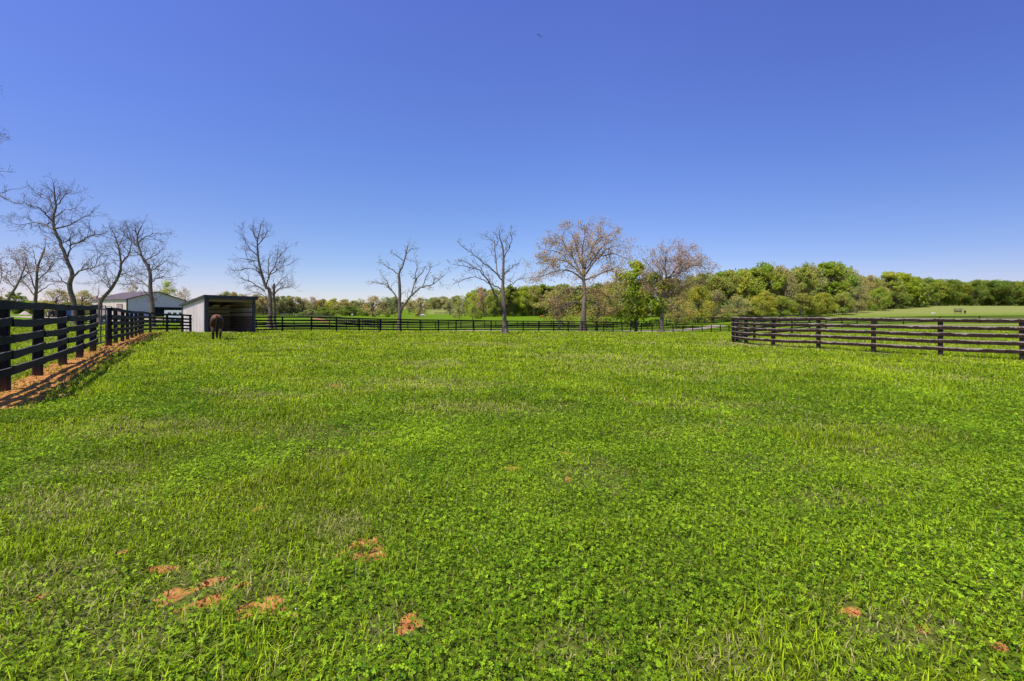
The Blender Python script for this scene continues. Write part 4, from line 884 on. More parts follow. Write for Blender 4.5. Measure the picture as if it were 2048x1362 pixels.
def traced_tree(name, label, Y, limbs, seed, cfg=None, bud=None, depth=1.0, bark=None, twig=None, group=None, trunk_r=.3, base=None, sides=8):
    """limbs: list of (radius at foot, radius at tip, [(col, row), ...] ); the first one is the trunk"""
    R = random.Random(seed); NR = np.random.default_rng(seed); C = dict(BASE_CFG); C.update(cfg or {}); W_ = Wood(); big = []
    bx, by = (base or limbs[0][2][0])[0], Y; foot = G(bx, Y); drop = np.array(foot)
    trunk_px = limbs[0][2]
    def depth_on(path, k, d0, slope): return d0 + slope * k
    done = []   # earlier limbs in space, so a new limb starts where it leaves one
    for li, (r0, r1, px) in enumerate(limbs):
        r0 *= .9 if li == 0 else .78
        pts = []
        for k, (x, y) in enumerate(px): pts.append((x, y))
        if li == 0: d0 = 0; sl_ = R.uniform(-.25, .25) * depth
        else:
            best = min(((abs(q[0] - px[0][0]) + abs(q[1] - px[0][1]), q[2]) for q in done), default=(0, 0)); d0 = best[1]; sl_ = R.choice((-1, 1)) * R.uniform(.25, .75) * depth
        sp = []; run = 0
        for k, (x, y) in enumerate(pts):
            if k: run += math.hypot(x - pts[k - 1][0], y - pts[k - 1][1]) / F * Y
            dy = d0 + sl_ * run * (.5 if li == 0 else .8) * (0 if li == 0 and k < 2 else 1)
            sp.append(np.array(P(x, y, Y + dy)))
        if li == 0: sp[0][2] = min(sp[0][2], ground(sp[0][0], sp[0][1])) - .15
        q = smooth_poly(sp, 4 if len(sp) > 2 else 5); n = len(q)
        jit = .02 if li == 0 else .05
        q = [p + np.array([R.gauss(0, 1), R.gauss(0, 1), R.gauss(0, 1)]) * min(jit, r0) * (0 if k in (0,) else 1) for k, p in enumerate(q)]
        rr = [r0 + (r1 - r0) * (k / (n - 1)) ** .8 for k in range(n)]
        if li == 0: rr[0] *= 1.9; rr[1] *= 1.18
        big.append((q, rr))
        for k, p in enumerate(q): done.append((CX + F * p[0] / p[1], YH - (p[2] - HC) * F / p[1], p[1] - Y))
        sprout(W_, q, rr, C['levels'], R, C, .42 if li == 0 else .22)
    root = empty(name, foot, 0, label, 'tree', group); o = np.array(foot)
    V, T = tubes_mesh('trunk', big, sides); link('trunk', np_mesh('trunk', V - o, T, None, True), bark or M_BARK, root)
    V, T = tubes_mesh('crown', W_.small, 4 if False else 3)
    V2 = [V - o]; mi = [np.zeros(len(T), int)]; Ts = [T]; cols = [np.full((len(V), 3), .1)]
    if bud:
        tips = W_.tips; B = bud_mesh(tips, bud['n'], bud['size'], bud['spread'], bud['c0'], bud['c1'], NR)
        Ts.append(B[1] + len(V)); V2.append(B[0] - o); cols.append(B[2]); mi.append(np.ones(len(B[1]), int))
    cr = link('crown', np_mesh('crown', np.concatenate(V2), np.concatenate(Ts), np.concatenate(cols), False, np.concatenate(mi)), [twig or M_TWIG, M_BUD], root)
    cr.data.polygons.foreach_set('material_index', np.concatenate(mi).astype(np.int32)); cr.data.update()
    cr.color = (1, 1, 1, 1); return root

traced_tree('bare_tree', 'tall crooked bare tree behind the black fence, its trunk bending before it forks', 52, [
    (.34, .05, [(150, 656), (148, 608), (138.5, 571), (144, 548), (133, 518), (120, 485), (108.6, 456.7), (106.7, 436), (112, 410), (108.6, 387), (108.6, 374)]),
    (.15, .03, [(144, 556), (165, 539), (187, 535), (206, 528)]), (.12, .025, [(139, 572), (123.5, 560), (116, 548)]),
    (.13, .03, [(133, 516), (140, 498), (140.5, 483), (138, 470)]), (.12, .025, [(140, 492), (161, 483), (180, 470), (202, 470), (218, 461)]),
    (.13, .025, [(109, 457), (131, 451), (157, 442), (177, 429)]), (.13, .025, [(108, 460), (86, 447), (64, 445.5), (35.6, 453)]),
    (.11, .02, [(105.5, 444), (90, 425), (71, 413.6), (52, 406)]), (.08, .02, [(107, 420), (93.6, 395), (75, 384)]), (.08, .02, [(112, 411), (131, 391), (142, 383)]),
    (.07, .02, [(107, 437), (130, 420), (152, 418)]), (.07, .02, [(122, 488), (140, 478), (150, 468)]), (.06, .02, [(187, 535), (196, 515), (205, 508)])], 3)
traced_tree('bare_tree', 'leaning bare tree with a broken stub, in front of the barn roof', 54, [
    (.30, .04, [(200, 655), (200, 612), (204, 599), (224.6, 574.6), (239.6, 544.7), (241.5, 522), (238, 500), (232, 477), (224.6, 462)]),
    (.14, .09, [(201, 612), (196, 600), (194.5, 592)]), (.11, .02, [(240, 528), (258, 507), (262, 481), (257, 462)]), (.08, .02, [(221, 578), (205, 560), (187, 572)]),
    (.07, .02, [(236, 550), (250, 548), (256, 553)]), (.07, .02, [(240, 515), (225, 497), (212, 492)]), (.07, .02, [(236, 495), (248, 475), (250, 458)]), (.06, .02, [(221, 579), (213, 556), (212, 545)])], 5)
traced_tree('bare_tree', 'upright bare tree standing before the grey barn gable', 50, [
    (.30, .05, [(306, 656), (305, 620), (301, 582), (299.5, 545), (289, 522), (284.5, 515), (277, 492), (275, 470), (283, 453)]),
    (.13, .08, [(300, 548), (298.6, 538), (297.6, 529)]), (.10, .02, [(299.5, 545), (318, 530), (338, 518)]), (.09, .02, [(301, 565), (322, 554), (341, 557)]),
    (.10, .02, [(300, 576), (273, 556), (254.6, 549)]), (.09, .02, [(277, 493), (258, 477), (246, 470)]), (.08, .02, [(277, 483), (299.5, 470), (319, 466)]), (.08, .02, [(290, 522), (311, 511), (322, 500)]),
    (.08, .02, [(283, 512), (265, 500), (256, 497)]), (.06, .02, [(302, 600), (292, 585), (286, 583)]), (.06, .02, [(304, 608), (312, 596), (322, 592)]), (.07, .02, [(275.5, 474), (268, 460), (262, 454)])], 9)
traced_tree('twin_trunk_tree', 'bare tree with twin trunks rising beyond the horse shelter', 62, [
    (.32, .04, [(539.5, 658), (540, 587), (531.4, 572), (522.5, 544), (516, 511), (515, 481), (521, 455)]),
    (.26, .14, [(551, 657), (548, 595), (548, 568)]), (.12, .02, [(546, 593), (559, 577), (577, 573.5), (586, 573)]), (.14, .03, [(532, 573), (538, 552), (536.5, 531.6), (539, 514)]),
    (.12, .025, [(536, 556), (549, 531.6), (562, 508.7), (578, 493)]), (.11, .02, [(530, 583), (508.6, 568), (485.7, 557), (472, 552)]), (.10, .02, [(522, 546), (501, 536.7), (477, 542)]),
    (.09, .02, [(516, 512), (496, 491), (485, 467)]), (.09, .02, [(518, 522), (491, 519), (476, 516)]), (.10, .02, [(538, 550), (562, 536.7), (582, 526)]), (.09, .02, [(516, 490), (530, 472), (536, 462)]),
    (.08, .02, [(515, 478), (505, 463), (500, 458)]), (.10, .02, [(540, 612), (526, 590), (505, 584)]), (.08, .02, [(548, 580), (562, 560), (574, 552)])], 13)
BUDC = dict(n=1, size=.085, spread=.06, c0=(.36, .38, .18), c1=(.50, .52, .38))
traced_tree('budding_tree', 'forked tree with wide open limbs and pale opening buds, behind the long fence', 65, [
    (.40, .04, [(797, 658), (799, 640.8), (799.3, 612.8), (799.3, 572), (798, 546.8), (805.7, 531.6), (813, 503.6), (816, 490)]),
    (.17, .03, [(798.5, 603), (780, 577), (762.5, 567), (744, 565)]), (.22, .03, [(802, 620), (821, 592.5), (841, 576), (866.6, 567), (890, 549)]), (.14, .03, [(823, 591), (831, 562), (846, 544), (852, 532)]),
    (.12, .02, [(798, 549), (780, 536.7), (759, 521)]), (.10, .02, [(780, 577), (770, 557), (761, 546)]), (.11, .02, [(829, 567), (833.6, 531.6), (830, 514)]), (.10, .02, [(845, 573), (859, 539), (870, 531)]),
    (.08, .02, [(808, 522), (797, 514), (790, 508)]), (.08, .02, [(812, 510), (822, 498), (827, 500)]), (.08, .02, [(866, 567), (872, 556), (880, 560)])], 17,
    dict(gap=[.28, .45, .7], len=[.45, .9, 1.6]), BUDC, bark=M_BARKPALE)
traced_tree('bare_tree', 'tall sparse tree rooted in the lawn before the long fence', 44, [
    (.27, .03, [(1010.5, 668), (1007.5, 607.5), (1006, 566.5), (1006.6, 531), (1006, 496), (1000, 475.7), (998.7, 461)]),
    (.14, .02, [(1006.5, 621), (988.4, 587), (968, 549), (947, 537), (908, 528)]), (.10, .02, [(1007, 580), (982.5, 569), (950, 555), (911, 564)]), (.10, .02, [(1006, 562), (982.5, 537), (956, 516.7), (941.5, 505), (923, 493)]),
    (.09, .02, [(998, 552), (991, 522.5), (988.4, 487), (968, 470)]), (.08, .02, [(1007, 551), (1023.5, 534), (1036, 531)]), (.08, .02, [(1008, 586), (1026.5, 566.5), (1045, 554)]), (.07, .02, [(1006, 518), (1017.7, 499), (1023.5, 478.6), (1020.6, 466)]),
    (.06, .015, [(968, 549), (960, 533), (948, 522)]), (.06, .015, [(989, 500), (996, 480), (990, 468)]), (.05, .015, [(950, 538), (935, 524), (925, 521)]), (.05, .015, [(1006, 505), (1013, 492), (1012, 476)])], 19,
    dict(gap=[.24, .38, .55], len=[.38, .78, 1.4], rad=[.010, .016, .03]), dict(n=1, size=.05, spread=.03, c0=(.16, .15, .08), c1=(.26, .25, .16)))
TWIGR = plain('reddish_twig', (.17, .12, .085), (.28, .205, .15), 2, .9, .1, bmp=0)
OAKB = dict(n=8, size=.092, spread=.26, c0=(.50, .30, .16), c1=(.43, .31, .10))
traced_tree('oak_tree', 'wide old oak with a thick trunk and pinkish brown opening leaves', 68, [
    (.52, .16, [(1165, 661), (1168, 610), (1168.6, 584), (1167, 552), (1166, 530)]), (.22, .04, [(1167, 556), (1164, 508), (1168.6, 478.6), (1173, 450)]), (.22, .04, [(1168, 556), (1173, 522.5), (1190.6, 487), (1206, 457)]),
    (.22, .04, [(1169, 552), (1196, 516.7), (1225.7, 508), (1250, 516)]), (.20, .04, [(1169, 560), (1190.6, 552), (1220, 540), (1240, 530)]), (.22, .04, [(1167, 556), (1152.5, 528), (1132, 493), (1102, 481)]),
    (.22, .04, [(1166, 553), (1138, 525.5), (1108.5, 519.6), (1072, 526)]), (.20, .04, [(1166, 560), (1138, 540), (1102.7, 546), (1069, 555)]), (.18, .03, [(1166, 536), (1152.5, 493), (1140, 462)]),
    (.20, .04, [(1168, 578), (1135, 578), (1103, 601.6), (1084, 597)]), (.20, .04, [(1169, 587), (1196, 584), (1217, 596), (1227, 619)]), (.16, .03, [(1168, 608), (1144, 604.6), (1113, 614)]),
    (.16, .03, [(1170, 540), (1200, 500), (1226, 478)]), (.14, .03, [(1138, 527), (1120, 505), (1092, 500)]), (.14, .03, [(1135, 500), (1125, 478), (1130, 462)]), (.14, .03, [(1192, 488), (1208, 475), (1222, 470)]),
    (.15, .03, [(1196, 518), (1218, 495), (1245, 492)]), (.14, .03, [(1110, 520), (1095, 535), (1080, 548)]), (.15, .03, [(1220, 540), (1235, 550), (1228, 575)]), (.14, .03, [(1168, 600), (1190, 606), (1208, 618)])], 23,
    dict(gap=[.25, .42, .75], len=[.8, 1.6, 3.0], rad=[.014, .026, .06], min=.009), OAKB, bark=M_BARK, twig=TWIGR)
traced_tree('bare_tree', 'round-crowned reddish bare tree to one side of the wide oak, beyond the bright green tree', 76, [
    (.42, .14, [(1322, 658), (1324, 630), (1325, 601.6), (1330, 572), (1333, 558)]), (.20, .03, [(1332, 562), (1331, 531), (1334, 503)]), (.20, .03, [(1333, 560), (1349, 543), (1360.5, 516.7), (1355, 494)]),
    (.20, .03, [(1331, 568), (1337, 557.7), (1372, 537), (1408, 527)]), (.18, .03, [(1329, 575), (1328, 566), (1307.8, 543), (1287, 519)]), (.18, .03, [(1330, 570), (1322, 540), (1313.6, 514)]), (.18, .03, [(1328, 588), (1334, 584), (1363, 552), (1391, 513)]),
    (.16, .03, [(1325, 598), (1302, 568), (1288, 560)]), (.16, .03, [(1328, 590), (1372, 572), (1396, 560)]), (.14, .03, [(1326, 600), (1350, 585), (1368, 590)]), (.12, .03, [(1345, 545), (1372, 515), (1380, 508)]), (.12, .03, [(1325, 602), (1308, 585), (1298, 590)]),
    (.12, .03, [(1372, 537), (1390, 530), (1412, 537)])], 29, dict(gap=[.21, .36, .62], len=[.85, 1.75, 3.2], rad=[.014, .026, .06], min=.009), dict(n=6, size=.085, spread=.24, c0=(.48, .28, .19), c1=(.38, .28, .14)), twig=TWIGR)
TWIGP = plain('pinkish_twig', (.14, .10, .085), (.22, .165, .14), 2, .9, .1, bmp=0)
traced_tree('bare_tree', 'spreading tan bare tree in the grounds beyond the black fence, many-limbed from low down', 92, [
    (.42, .10, [(71, 632), (71, 599), (73, 574.6), (75, 537), (86, 507), (90, 495)]), (.18, .03, [(70, 592), (48.7, 567), (22.5, 552), (0, 537)]), (.18, .03, [(72, 582), (56, 537), (48.7, 507)]), (.17, .03, [(74, 562), (101, 537), (117, 514)]),
    (.16, .03, [(72, 588), (97, 571), (118, 564)]), (.14, .03, [(75, 540), (70, 515), (66, 500)]), (.14, .03, [(56, 545), (35, 525), (30, 512)]), (.12, .03, [(90, 548), (108, 520), (105, 505)])], 31,
    dict(gap=[.5, .75, 1.2], len=[1.0, 1.7, 2.8], rad=[.024, .036, .06], min=.016), dict(n=4, size=.12, spread=.26, c0=(.50, .34, .28), c1=(.42, .31, .20)), bark=M_BARK, twig=TWIGP)
traced_tree('bare_tree', 'slanting bare tree at the edge of the view, beside the spreading tan tree', 88, [
    (.34, .06, [(8, 634), (17.6, 597), (35, 569), (47, 540), (54, 515)]), (.14, .03, [(30, 578), (10, 555), (-12, 545)]), (.14, .03, [(40, 558), (62, 545), (78, 540)]), (.12, .03, [(46, 545), (30, 520), (22, 508)]), (.14, .03, [(10, 620), (-10, 590), (-30, 570)]),
    (.10, .03, [(-5, 585), (4, 540), (-4, 520)])], 37, dict(gap=[.5, .75, 1.2], len=[1.0, 1.6, 2.6], rad=[.024, .036, .06], min=.016), dict(n=4, size=.12, spread=.26, c0=(.50, .34, .28), c1=(.42, .31, .20)), twig=TWIGP)
traced_tree('bare_tree', 'big bare tree outside the view edge, only its drooping twig ends showing against the sky', 30, [
    (.34, .06, [(-150, 672), (-148, 600), (-140, 500), (-130, 400), (-128, 280), (-120, 170)]), (.10, .012, [(-136, 470), (-90, 400), (-40, 392), (0, 386), (44, 374)]), (.09, .012, [(-134, 440), (-80, 385), (-30, 350), (12, 340)]),
    (.08, .012, [(-137, 480), (-80, 410), (-20, 390), (20, 402), (44, 408)]), (.08, .012, [(-130, 390), (-90, 320), (-30, 278), (20, 274)]), (.07, .012, [(-128, 300), (-80, 240), (-30, 200), (-4, 166)]), (.09, .012, [(-142, 520), (-80, 450), (-30, 437), (4, 432)]),
    (.10, .02, [(-130, 400), (-190, 300), (-230, 260)]), (.10, .02, [(-138, 490), (-200, 420), (-250, 400)])], 41, dict(gap=[.28, .4, .7], len=[.35, .6, .95], rad=[.009, .014, .022], min=.006))

# ------------------------------------------------------------------ leafy trees: shared shapes, every tree its own object
def tree_shape(seed, H, Wd, base=.18, lobes=26, cards=95, card=.34, top=.5, open_=.0, low=.0, bare=0):
    """a trunk with limbs and a crown of leaf sprays gathered in uneven clumps; returns the two meshes"""
    R = np.random.default_rng(seed); r = random.Random(seed); limbs = []
    lean = R.normal(0, .03, 2) * H
    tr = [np.array([lean[0] * t * t + r.gauss(0, .01) * H * t, lean[1] * t * t + r.gauss(0, .01) * H * t, H * .82 * t - .2 * (t == 0)]) for t in np.linspace(0, 1, 8)]
    r0 = H * .018; limbs.append((tr, [r0 * (1.5 if k == 0 else 1) * (1 - .85 * k / 7) for k in range(8)]))
    ctr = []; 
    for k in range(lobes):
        u = R.random(); zt = base + (1 - base) * (u ** (.9 if not low else .9 + low)); z = zt * H * .93
        f = (zt - base) / (1 - base); prof = (np.sin(np.pi * np.clip(f * .86 + .10, 0, 1)) ** .7) * (1 - .35 * max(0, f - top))
        a = R.random() * 2 * math.pi; rad = Wd / 2 * prof * (.25 + .72 * math.sqrt(R.random())) * (1 + .25 * math.sin(a * 2 + seed))
        ctr.append(np.array([lean[0] * f + math.cos(a) * rad, lean[1] * f + math.sin(a) * rad, z]))
    V = []; Cc = []
    for c in ctr:
        zt = np.clip(c[2] / (H * .82) * .62, .12, .92); i = zt * 7; k = int(i); p0 = tr[k] + (tr[min(k + 1, 7)] - tr[k]) * (i - k)
        mid = p0 * .45 + c * .55 + np.array([r.gauss(0, .03), r.gauss(0, .03), -.03]) * H
        limbs.append(([p0, p0 * .75 + mid * .25 + np.array([0, 0, .01 * H]), mid, c], [r0 * .38, r0 * .3, r0 * .2, r0 * .08]))
        lr = Wd * R.uniform(.09, .17) * (1 if c[2] < H * .8 else .8); n = int(cards * R.uniform(.6, 1.35) * (1 - open_))
        d = R.normal(0, 1, (n, 3)); d /= np.linalg.norm(d, axis=1, keepdims=True); rr = lr * (.45 + .6 * R.random((n, 1)) ** .6)
        p = c + d * rr * np.array([1, 1, .8]); nm = d * .8 + R.normal(0, .55, (n, 3)) + np.array([0, 0, .35]); nm /= np.linalg.norm(nm, axis=1, keepdims=True)
        u = np.cross(nm, R.normal(0, 1, (n, 3))); u /= np.maximum(np.linalg.norm(u, axis=1, keepdims=True), 1e-6); v = np.cross(nm, u)
        s = (card * (.55 + .8 * R.random(n)))[:, None]
        V.append(np.stack([p - u * s, p + v * s * .55 - nm * s * .12, p + u * s, p - v * s * .55 - nm * s * .12], 1).reshape(-1, 3))
        tone = R.uniform(.88, 1.12); cc = np.ones((n, 3)) * tone * (.8 + .4 * R.random((n, 1))); cc[:, 0] *= R.uniform(.85, 1.2); Cc.append(np.repeat(cc, 4, 0))
    for k in range(bare):   # leafless spray ends poking out of the crown
        a = R.random() * 6.28; z0 = H * R.uniform(.4, .85); d = np.array([math.cos(a), math.sin(a), R.uniform(.2, 1.2)]); d /= np.linalg.norm(d); p0 = np.array([0, 0, z0]) + d * np.array([1, 1, .2]) * Wd * .15
        limbs.append(([p0, p0 + d * Wd * .15, p0 + d * Wd * .22 + R.normal(0, .25, 3), p0 + d * Wd * .28 + R.normal(0, .4, 3)], [.06, .05, .035, .02]))
    VV, TT = tubes_mesh('trunk', limbs, 6); mt = np_mesh('trunk', VV, TT, None, True); V = np.concatenate(V)
    mc = np_mesh('crown', V, np.arange(len(V)).reshape(-1, 4), np.concatenate(Cc)); mt.materials.append(M_BARK); mc.materials.append(M_LEAF)
    return mt, mc
SHAPES = {'round': [tree_shape(s, 10, 8.5, .12, 56, 120, .20) for s in (1, 2, 3)], 'tall': [tree_shape(s, 10, 5.6, .10, 56, 105, .18) for s in (4, 5, 6)],
          'sparse': [tree_shape(s, 10, 7.5, .12, 50, 62, .16, bare=9) for s in (7, 8, 9)], 'bush': [tree_shape(s, 10, 11, .02, 50, 120, .26) for s in (10, 11)],
          'airy': [tree_shape(s, 10, 7.5, .12, 50, 95, .19) for s in (21, 22, 23)], 'wide': [tree_shape(s, 10, 11, .06, 60, 110, .22) for s in (12, 13)]}
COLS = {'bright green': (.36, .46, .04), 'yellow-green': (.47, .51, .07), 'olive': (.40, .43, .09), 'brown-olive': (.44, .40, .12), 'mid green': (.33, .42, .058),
        'dark green': (.215, .30, .05), 'tan': (.49, .42, .17), 'grey-green': (.40, .42, .15), 'pinkish': (.50, .39, .26), 'hazy olive': (.44, .43, .18), 'hazy green': (.39, .43, .16)}  # hazy tones have the distance haze mixed into the leaf colour
def leafy_tree(px, top, foot, Y, kind, colour, width=None, label=None, group=None, seed=0, name='leafy_tree', part=True):
    R = random.Random(seed * 77 + int(px)); sh = SHAPES[kind]; mt, mc = sh[R.randrange(len(sh))]
    b = G(px, Y); zt = HC - (top - YH) / F * Y; H = max(zt - b.z, 1.0) / .97; r = empty(name, b, R.uniform(0, 6.28), label, 'bush' if name == 'bush' else 'tree', group)
    base_w = {'round': 8.5, 'tall': 5.6, 'sparse': 7.5, 'airy': 7.5, 'bush': 11, 'wide': 11}[kind]; sw = H / 10 if width is None else (width / F * Y) / base_w
    r.scale = (sw * R.uniform(.9, 1.15), sw * R.uniform(.85, 1.2), H / 10 * R.uniform(.95, 1.04)); r.rotation_euler.x = R.gauss(0, .035); r.rotation_euler.y = R.gauss(0, .035)
    t = bpy.data.objects.new('trunk', mt); COL.objects.link(t); t.parent = r; c = bpy.data.objects.new('crown', mc); COL.objects.link(c); c.parent = r
    k = COLS[colour]; j = R.uniform(.9, 1.12); c.color = (k[0] * j * R.uniform(.95, 1.06), k[1] * j, k[2] * j, 1); return r
ORD = ['first', 'second', 'third', 'fourth', 'fifth', 'sixth', 'seventh', 'eighth', 'ninth', 'tenth', 'eleventh', 'twelfth', 'thirteenth', 'fourteenth', 'fifteenth', 'sixteenth', 'seventeenth', 'eighteenth', 'nineteenth', 'twentieth',
       'twenty-first', 'twenty-second', 'twenty-third', 'twenty-fourth', 'twenty-fifth', 'twenty-sixth', 'twenty-seventh', 'twenty-eighth']
WORD = {'round': 'rounded', 'tall': 'slim tall', 'sparse': 'thin-leaved', 'bush': 'low bushy', 'wide': 'broad'}
def wood_row(rows, anchor, group):
    rows = sorted(rows)
    for i, (px, top, foot, Y, kind, colour, *w) in enumerate(rows):
        leafy_tree(px, top, foot, Y, kind, colour, w[0] if w else None, f'{WORD[kind]} {colour} tree, {ORD[i]} from the {anchor}', group, i)
# hazy far tree line beyond the diagonal fence
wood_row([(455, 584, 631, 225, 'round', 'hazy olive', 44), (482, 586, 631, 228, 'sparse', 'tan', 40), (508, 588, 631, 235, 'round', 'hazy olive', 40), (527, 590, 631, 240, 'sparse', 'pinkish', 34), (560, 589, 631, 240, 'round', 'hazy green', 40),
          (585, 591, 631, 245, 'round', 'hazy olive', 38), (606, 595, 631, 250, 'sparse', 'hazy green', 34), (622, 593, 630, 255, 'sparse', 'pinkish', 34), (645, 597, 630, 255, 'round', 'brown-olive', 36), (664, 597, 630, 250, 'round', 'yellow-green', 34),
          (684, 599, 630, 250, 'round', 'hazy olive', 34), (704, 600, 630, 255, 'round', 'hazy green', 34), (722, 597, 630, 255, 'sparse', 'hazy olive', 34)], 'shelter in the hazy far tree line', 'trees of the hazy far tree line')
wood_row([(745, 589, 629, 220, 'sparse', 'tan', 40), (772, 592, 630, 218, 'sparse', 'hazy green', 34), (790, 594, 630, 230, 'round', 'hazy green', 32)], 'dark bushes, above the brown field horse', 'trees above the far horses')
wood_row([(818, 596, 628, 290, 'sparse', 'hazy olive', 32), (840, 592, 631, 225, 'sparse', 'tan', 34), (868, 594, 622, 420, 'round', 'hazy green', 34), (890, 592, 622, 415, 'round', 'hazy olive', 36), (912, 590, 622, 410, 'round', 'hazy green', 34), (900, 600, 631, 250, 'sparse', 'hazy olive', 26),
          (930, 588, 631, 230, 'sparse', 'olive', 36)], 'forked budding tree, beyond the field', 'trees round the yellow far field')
# wood between the tall sparse tree and the oak
wood_row([(950, 584, 632, 196, 'sparse', 'yellow-green', 34), (968, 573, 632, 206, 'sparse', 'pinkish', 50), (987, 584, 632, 200, 'round', 'mid green', 34), (1008, 582, 632, 204, 'tall', 'grey-green', 36), (1026, 572, 632, 204, 'tall', 'mid green', 40), (1046, 570, 632, 206, 'round', 'bright green', 44),
          (1068, 572, 632, 204, 'round', 'olive', 44), (1090, 570, 632, 205, 'tall', 'mid green', 44), (1112, 568, 632, 206, 'round', 'olive', 48), (1136, 564, 632, 207, 'round', 'grey-green', 48), (1205, 562, 632, 205, 'round', 'olive', 50), (1228, 566, 632, 203, 'round', 'mid green', 48)],
         'yellow strip, behind the oak', 'trees of the wood behind the oak')
# wood from the bright tree to the mown hill
wood_row([(1240, 566, 633, 185, 'round', 'bright green', 60), (1305, 560, 633, 184, 'round', 'bright green', 70), (1356, 558, 634, 176, 'round', 'olive', 62), (1385, 552, 636, 168, 'sparse', 'brown-olive', 66), (1412, 545, 640, 160, 'round', 'olive', 64), (1440, 541, 641, 160, 'tall', 'mid green', 56),
          (1462, 537, 641, 158, 'round', 'olive', 64), (1490, 536, 641, 156, 'round', 'yellow-green', 62), (1512, 530, 641, 158, 'tall', 'mid green', 60), (1540, 527, 641, 158, 'round', 'bright green', 62), (1556, 520, 640, 164, 'sparse', 'grey-green', 66), (1577, 528, 640, 156, 'wide', 'tan', 60),
          (1600, 532, 639, 158, 'tall', 'olive', 56), (1622, 526, 638, 162, 'sparse', 'grey-green', 60), (1650, 518, 637, 165, 'tall', 'bright green', 62), (1672, 526, 634, 170, 'round', 'mid green', 58), (1700, 535, 630, 178, 'sparse', 'grey-green', 56), (1722, 546, 627, 186, 'sparse', 'tan', 50),
          (1742, 552, 624, 194, 'wide', 'brown-olive', 58), (1776, 543, 622, 200, 'tall', 'yellow-green', 52), (1803, 543, 620, 208, 'round', 'bright green', 56), (1828, 553, 617, 216, 'round', 'mid green', 52)],
         'oak in the big wood', 'trees of the wood beside the mown hill')
wood_row([(1352, 592, 650, 100, 'sparse', 'brown-olive', 70), (1395, 570, 648, 112, 'wide', 'yellow-green', 72), (1425, 580, 648, 122, 'sparse', 'tan', 60), (1475, 590, 645, 140, 'sparse', 'grey-green', 56), (1525, 582, 643, 140, 'round', 'yellow-green', 56), (1560, 590, 642, 146, 'round', 'mid green', 46),
          (1605, 586, 641, 146, 'round', 'olive', 52), (1640, 588, 640, 148, 'wide', 'yellow-green', 54), (1685, 582, 637, 152, 'round', 'olive', 46), (1712, 572, 633, 160, 'sparse', 'grey-green', 48), (1752, 576, 627, 178, 'wide', 'mid green', 50), (1795, 580, 621, 195, 'round', 'dark green', 48)],
         'reddish bare tree, low before the wood', 'low front row of the wood')
# dark wood on the hill top
wood_row([(1850, 556, 614, 228, 'round', 'mid green', 52), (1874, 558, 612, 234, 'round', 'mid green', 50), (1896, 561, 612, 236, 'wide', 'dark green', 52), (1918, 560, 612, 238, 'round', 'mid green', 50), (1940, 563, 612, 236, 'wide', 'dark green', 52), (1962, 560, 612, 238, 'round', 'mid green', 50),
          (1984, 561, 612, 236, 'round', 'dark green', 52), (2006, 559, 612, 238, 'wide', 'mid green', 50), (2026, 558, 612, 236, 'round', 'dark green', 50), (2048, 557, 612, 238, 'round', 'mid green', 52), (2072, 557, 612, 236, 'round', 'dark green', 52)],
         'corner of the dark hilltop wood', 'trees of the dark wood on the hill')
# belt behind the left grounds and about the barn
wood_row([(-14, 590, 630, 150, 'round', 'olive', 60), (32, 580, 630, 140, 'tall', 'dark green', 40), (58, 600, 630, 150, 'bush', 'mid green', 56), (92, 602, 630, 155, 'bush', 'olive', 56), (112, 578, 630, 150, 'sparse', 'tan', 50), (138, 604, 630, 158, 'bush', 'mid green', 50), (162, 580, 630, 156, 'sparse', 'tan', 50), (185, 590, 630, 165, 'sparse', 'pinkish', 40)],
         'view edge, beyond the gravel yard', 'tree belt beyond the gravel yard')
leafy_tree(268, 563, 625, 165, 'sparse', 'pinkish', 34, 'thin pinkish tree showing above the ridge of the barn roof'); leafy_tree(331, 561, 625, 158, 'sparse', 'yellow-green', 44, 'fresh green tree rising behind the peak of the barn')
leafy_tree(374, 572, 630, 140, 'sparse', 'pinkish', 28, 'small bare pinkish tree in the gap between barn and shelter'); leafy_tree(466, 582, 630, 210, 'round', 'tan', 22, 'small tan tree top peeping over the shelter roof')
leafy_tree(440, 585, 630, 215, 'sparse', 'hazy olive', 30, 'thin tree top above the middle of the shelter roof')
leafy_tree(1272, 518, 656, 78, 'airy', 'bright green', 96, 'bright green young tree with a dark trunk, beside the wide oak', None, 4, 'leafy_tree')
leafy_tree(1193, 572, 651, 82, 'sparse', 'brown-olive', 92, 'low brownish tree with a slim trunk, tucked behind the wide oak', None, 5)
leafy_tree(1118, 578, 645, 88, 'sparse', 'olive', 76, 'low olive tree under the drooping oak limbs, near the two field horses', None, 6)
leafy_tree(917, 617, 629, 225, 'round', 'dark green', 8, 'little dark round tree alone before the yellow strip', None, 7)
leafy_tree(945, 606, 634, 150, 'sparse', 'bright green', 30, 'small bright green tree in the field, beside the tall sparse tree', None, 8)
leafy_tree(919, 612, 634, 165, 'sparse', 'grey-green', 22, 'small grey-green sapling in the field by the tall sparse tree', None, 9)
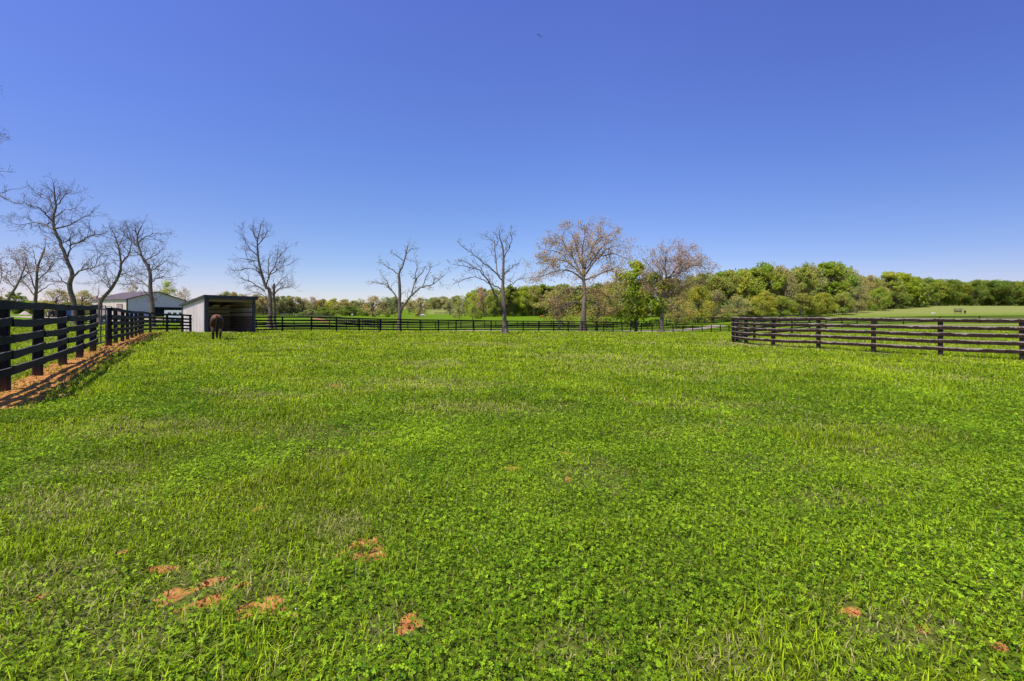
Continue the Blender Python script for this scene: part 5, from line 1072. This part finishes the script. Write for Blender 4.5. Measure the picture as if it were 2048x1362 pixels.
for px, top, Y, w, colour, lab in ((652, 614, 235, 34, 'dark green', 'dark bush under the hazy tree line, close to the diagonal fence'), (700, 612, 232, 40, 'dark green', 'wide dark bush behind the pale grey horse'), (728, 616, 228, 24, 'dark green', 'small dark bush between the grey horse and the brown horse'),
                                   (775, 622, 205, 14, 'dark green', 'low dark bush beside the brown horse'), (910, 629, 190, 8, 'dark green', 'tiny dark shrub in the open field by the sapling'), (840, 618, 285, 24, 'dark green', 'dark bush on the edge of the yellow strip'),
                                   (955, 620, 170, 16, 'mid green', 'green shrub at the foot of the small bright tree'), (620, 618, 238, 24, 'hazy green', 'pale bush at the start of the hazy tree line'), (1455, 626, 128, 40, 'mid green', 'green bush by the brown fence corner, below the wood')):
    leafy_tree(px, top, 0, Y, 'bush', colour, w, lab, 'bushes in the far field', 3, 'bush')
# the unbroken mass of trees standing behind the front rows
def wood_mass(name, label, spans, cards, seed, cols, size):
    R = np.random.default_rng(seed); V = []; C = []
    for x0, x1, Y0, Y1, t0, t1, n in spans:
        for _ in range(n):
            f = R.random(); px = x0 + (x1 - x0) * f; Y = R.uniform(Y0, Y1); b = G(px, Y); top = HC - (t0 + (t1 - t0) * f + R.uniform(0, 9) - YH) / F * Y; H = max(top - b.z, 2); w = H * R.uniform(.22, .36)
            u = R.random(cards) ** .8; a = R.random(cards) * 6.28; rr = w * np.sin(np.pi * np.clip(u * .82 + .14, 0, 1)) ** .6 * (.55 + .5 * R.random(cards)) * (1 + .25 * np.sin(a * 3 + f * 40))
            p = np.c_[b.x + np.cos(a) * rr, b.y + np.sin(a) * rr, b.z + H * (.02 + .98 * u) + R.normal(0, .03 * H, cards)]
            nm = np.c_[np.cos(a), np.sin(a), .5 + 0 * a] + R.normal(0, .6, (cards, 3)); nm /= np.linalg.norm(nm, axis=1, keepdims=True); q = np.cross(nm, R.normal(0, 1, (cards, 3))); q /= np.linalg.norm(q, axis=1, keepdims=True); v = np.cross(nm, q)
            s = (size * (.5 + .9 * R.random(cards)))[:, None]; V.append(np.stack([p - q * s, p + v * s * .6, p + q * s, p - v * s * .6], 1).reshape(-1, 3))
            k = np.array(COLS[cols[R.integers(len(cols))]]) * R.uniform(.7, 1.0); C.append(np.repeat(k * (.7 + .6 * R.random((cards, 1))), 4, 0))
    V = np.concatenate(V); o = link(name, np_mesh(name, V, np.arange(len(V)).reshape(-1, 4), np.concatenate(C)), M_LEAF); o.color = (1, 1, 1, 1); tag(o, label, 'woodland', kind='stuff')
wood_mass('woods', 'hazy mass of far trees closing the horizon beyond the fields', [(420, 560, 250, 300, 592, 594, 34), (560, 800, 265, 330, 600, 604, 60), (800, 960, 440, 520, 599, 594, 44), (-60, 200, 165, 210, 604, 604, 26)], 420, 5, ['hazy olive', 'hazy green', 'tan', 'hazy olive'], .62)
wood_mass('woods', 'deep mass of the leafy wood behind its front trees, from the oak to the hill', [(935, 1240, 212, 245, 578, 566, 60), (1230, 1460, 175, 230, 566, 545, 32), (1440, 1700, 166, 215, 541, 532, 46), (1700, 1850, 200, 250, 552, 560, 20), (1840, 2100, 240, 290, 564, 562, 60)], 560, 6, ['mid green', 'olive', 'bright green', 'mid green', 'grey-green'], .55)
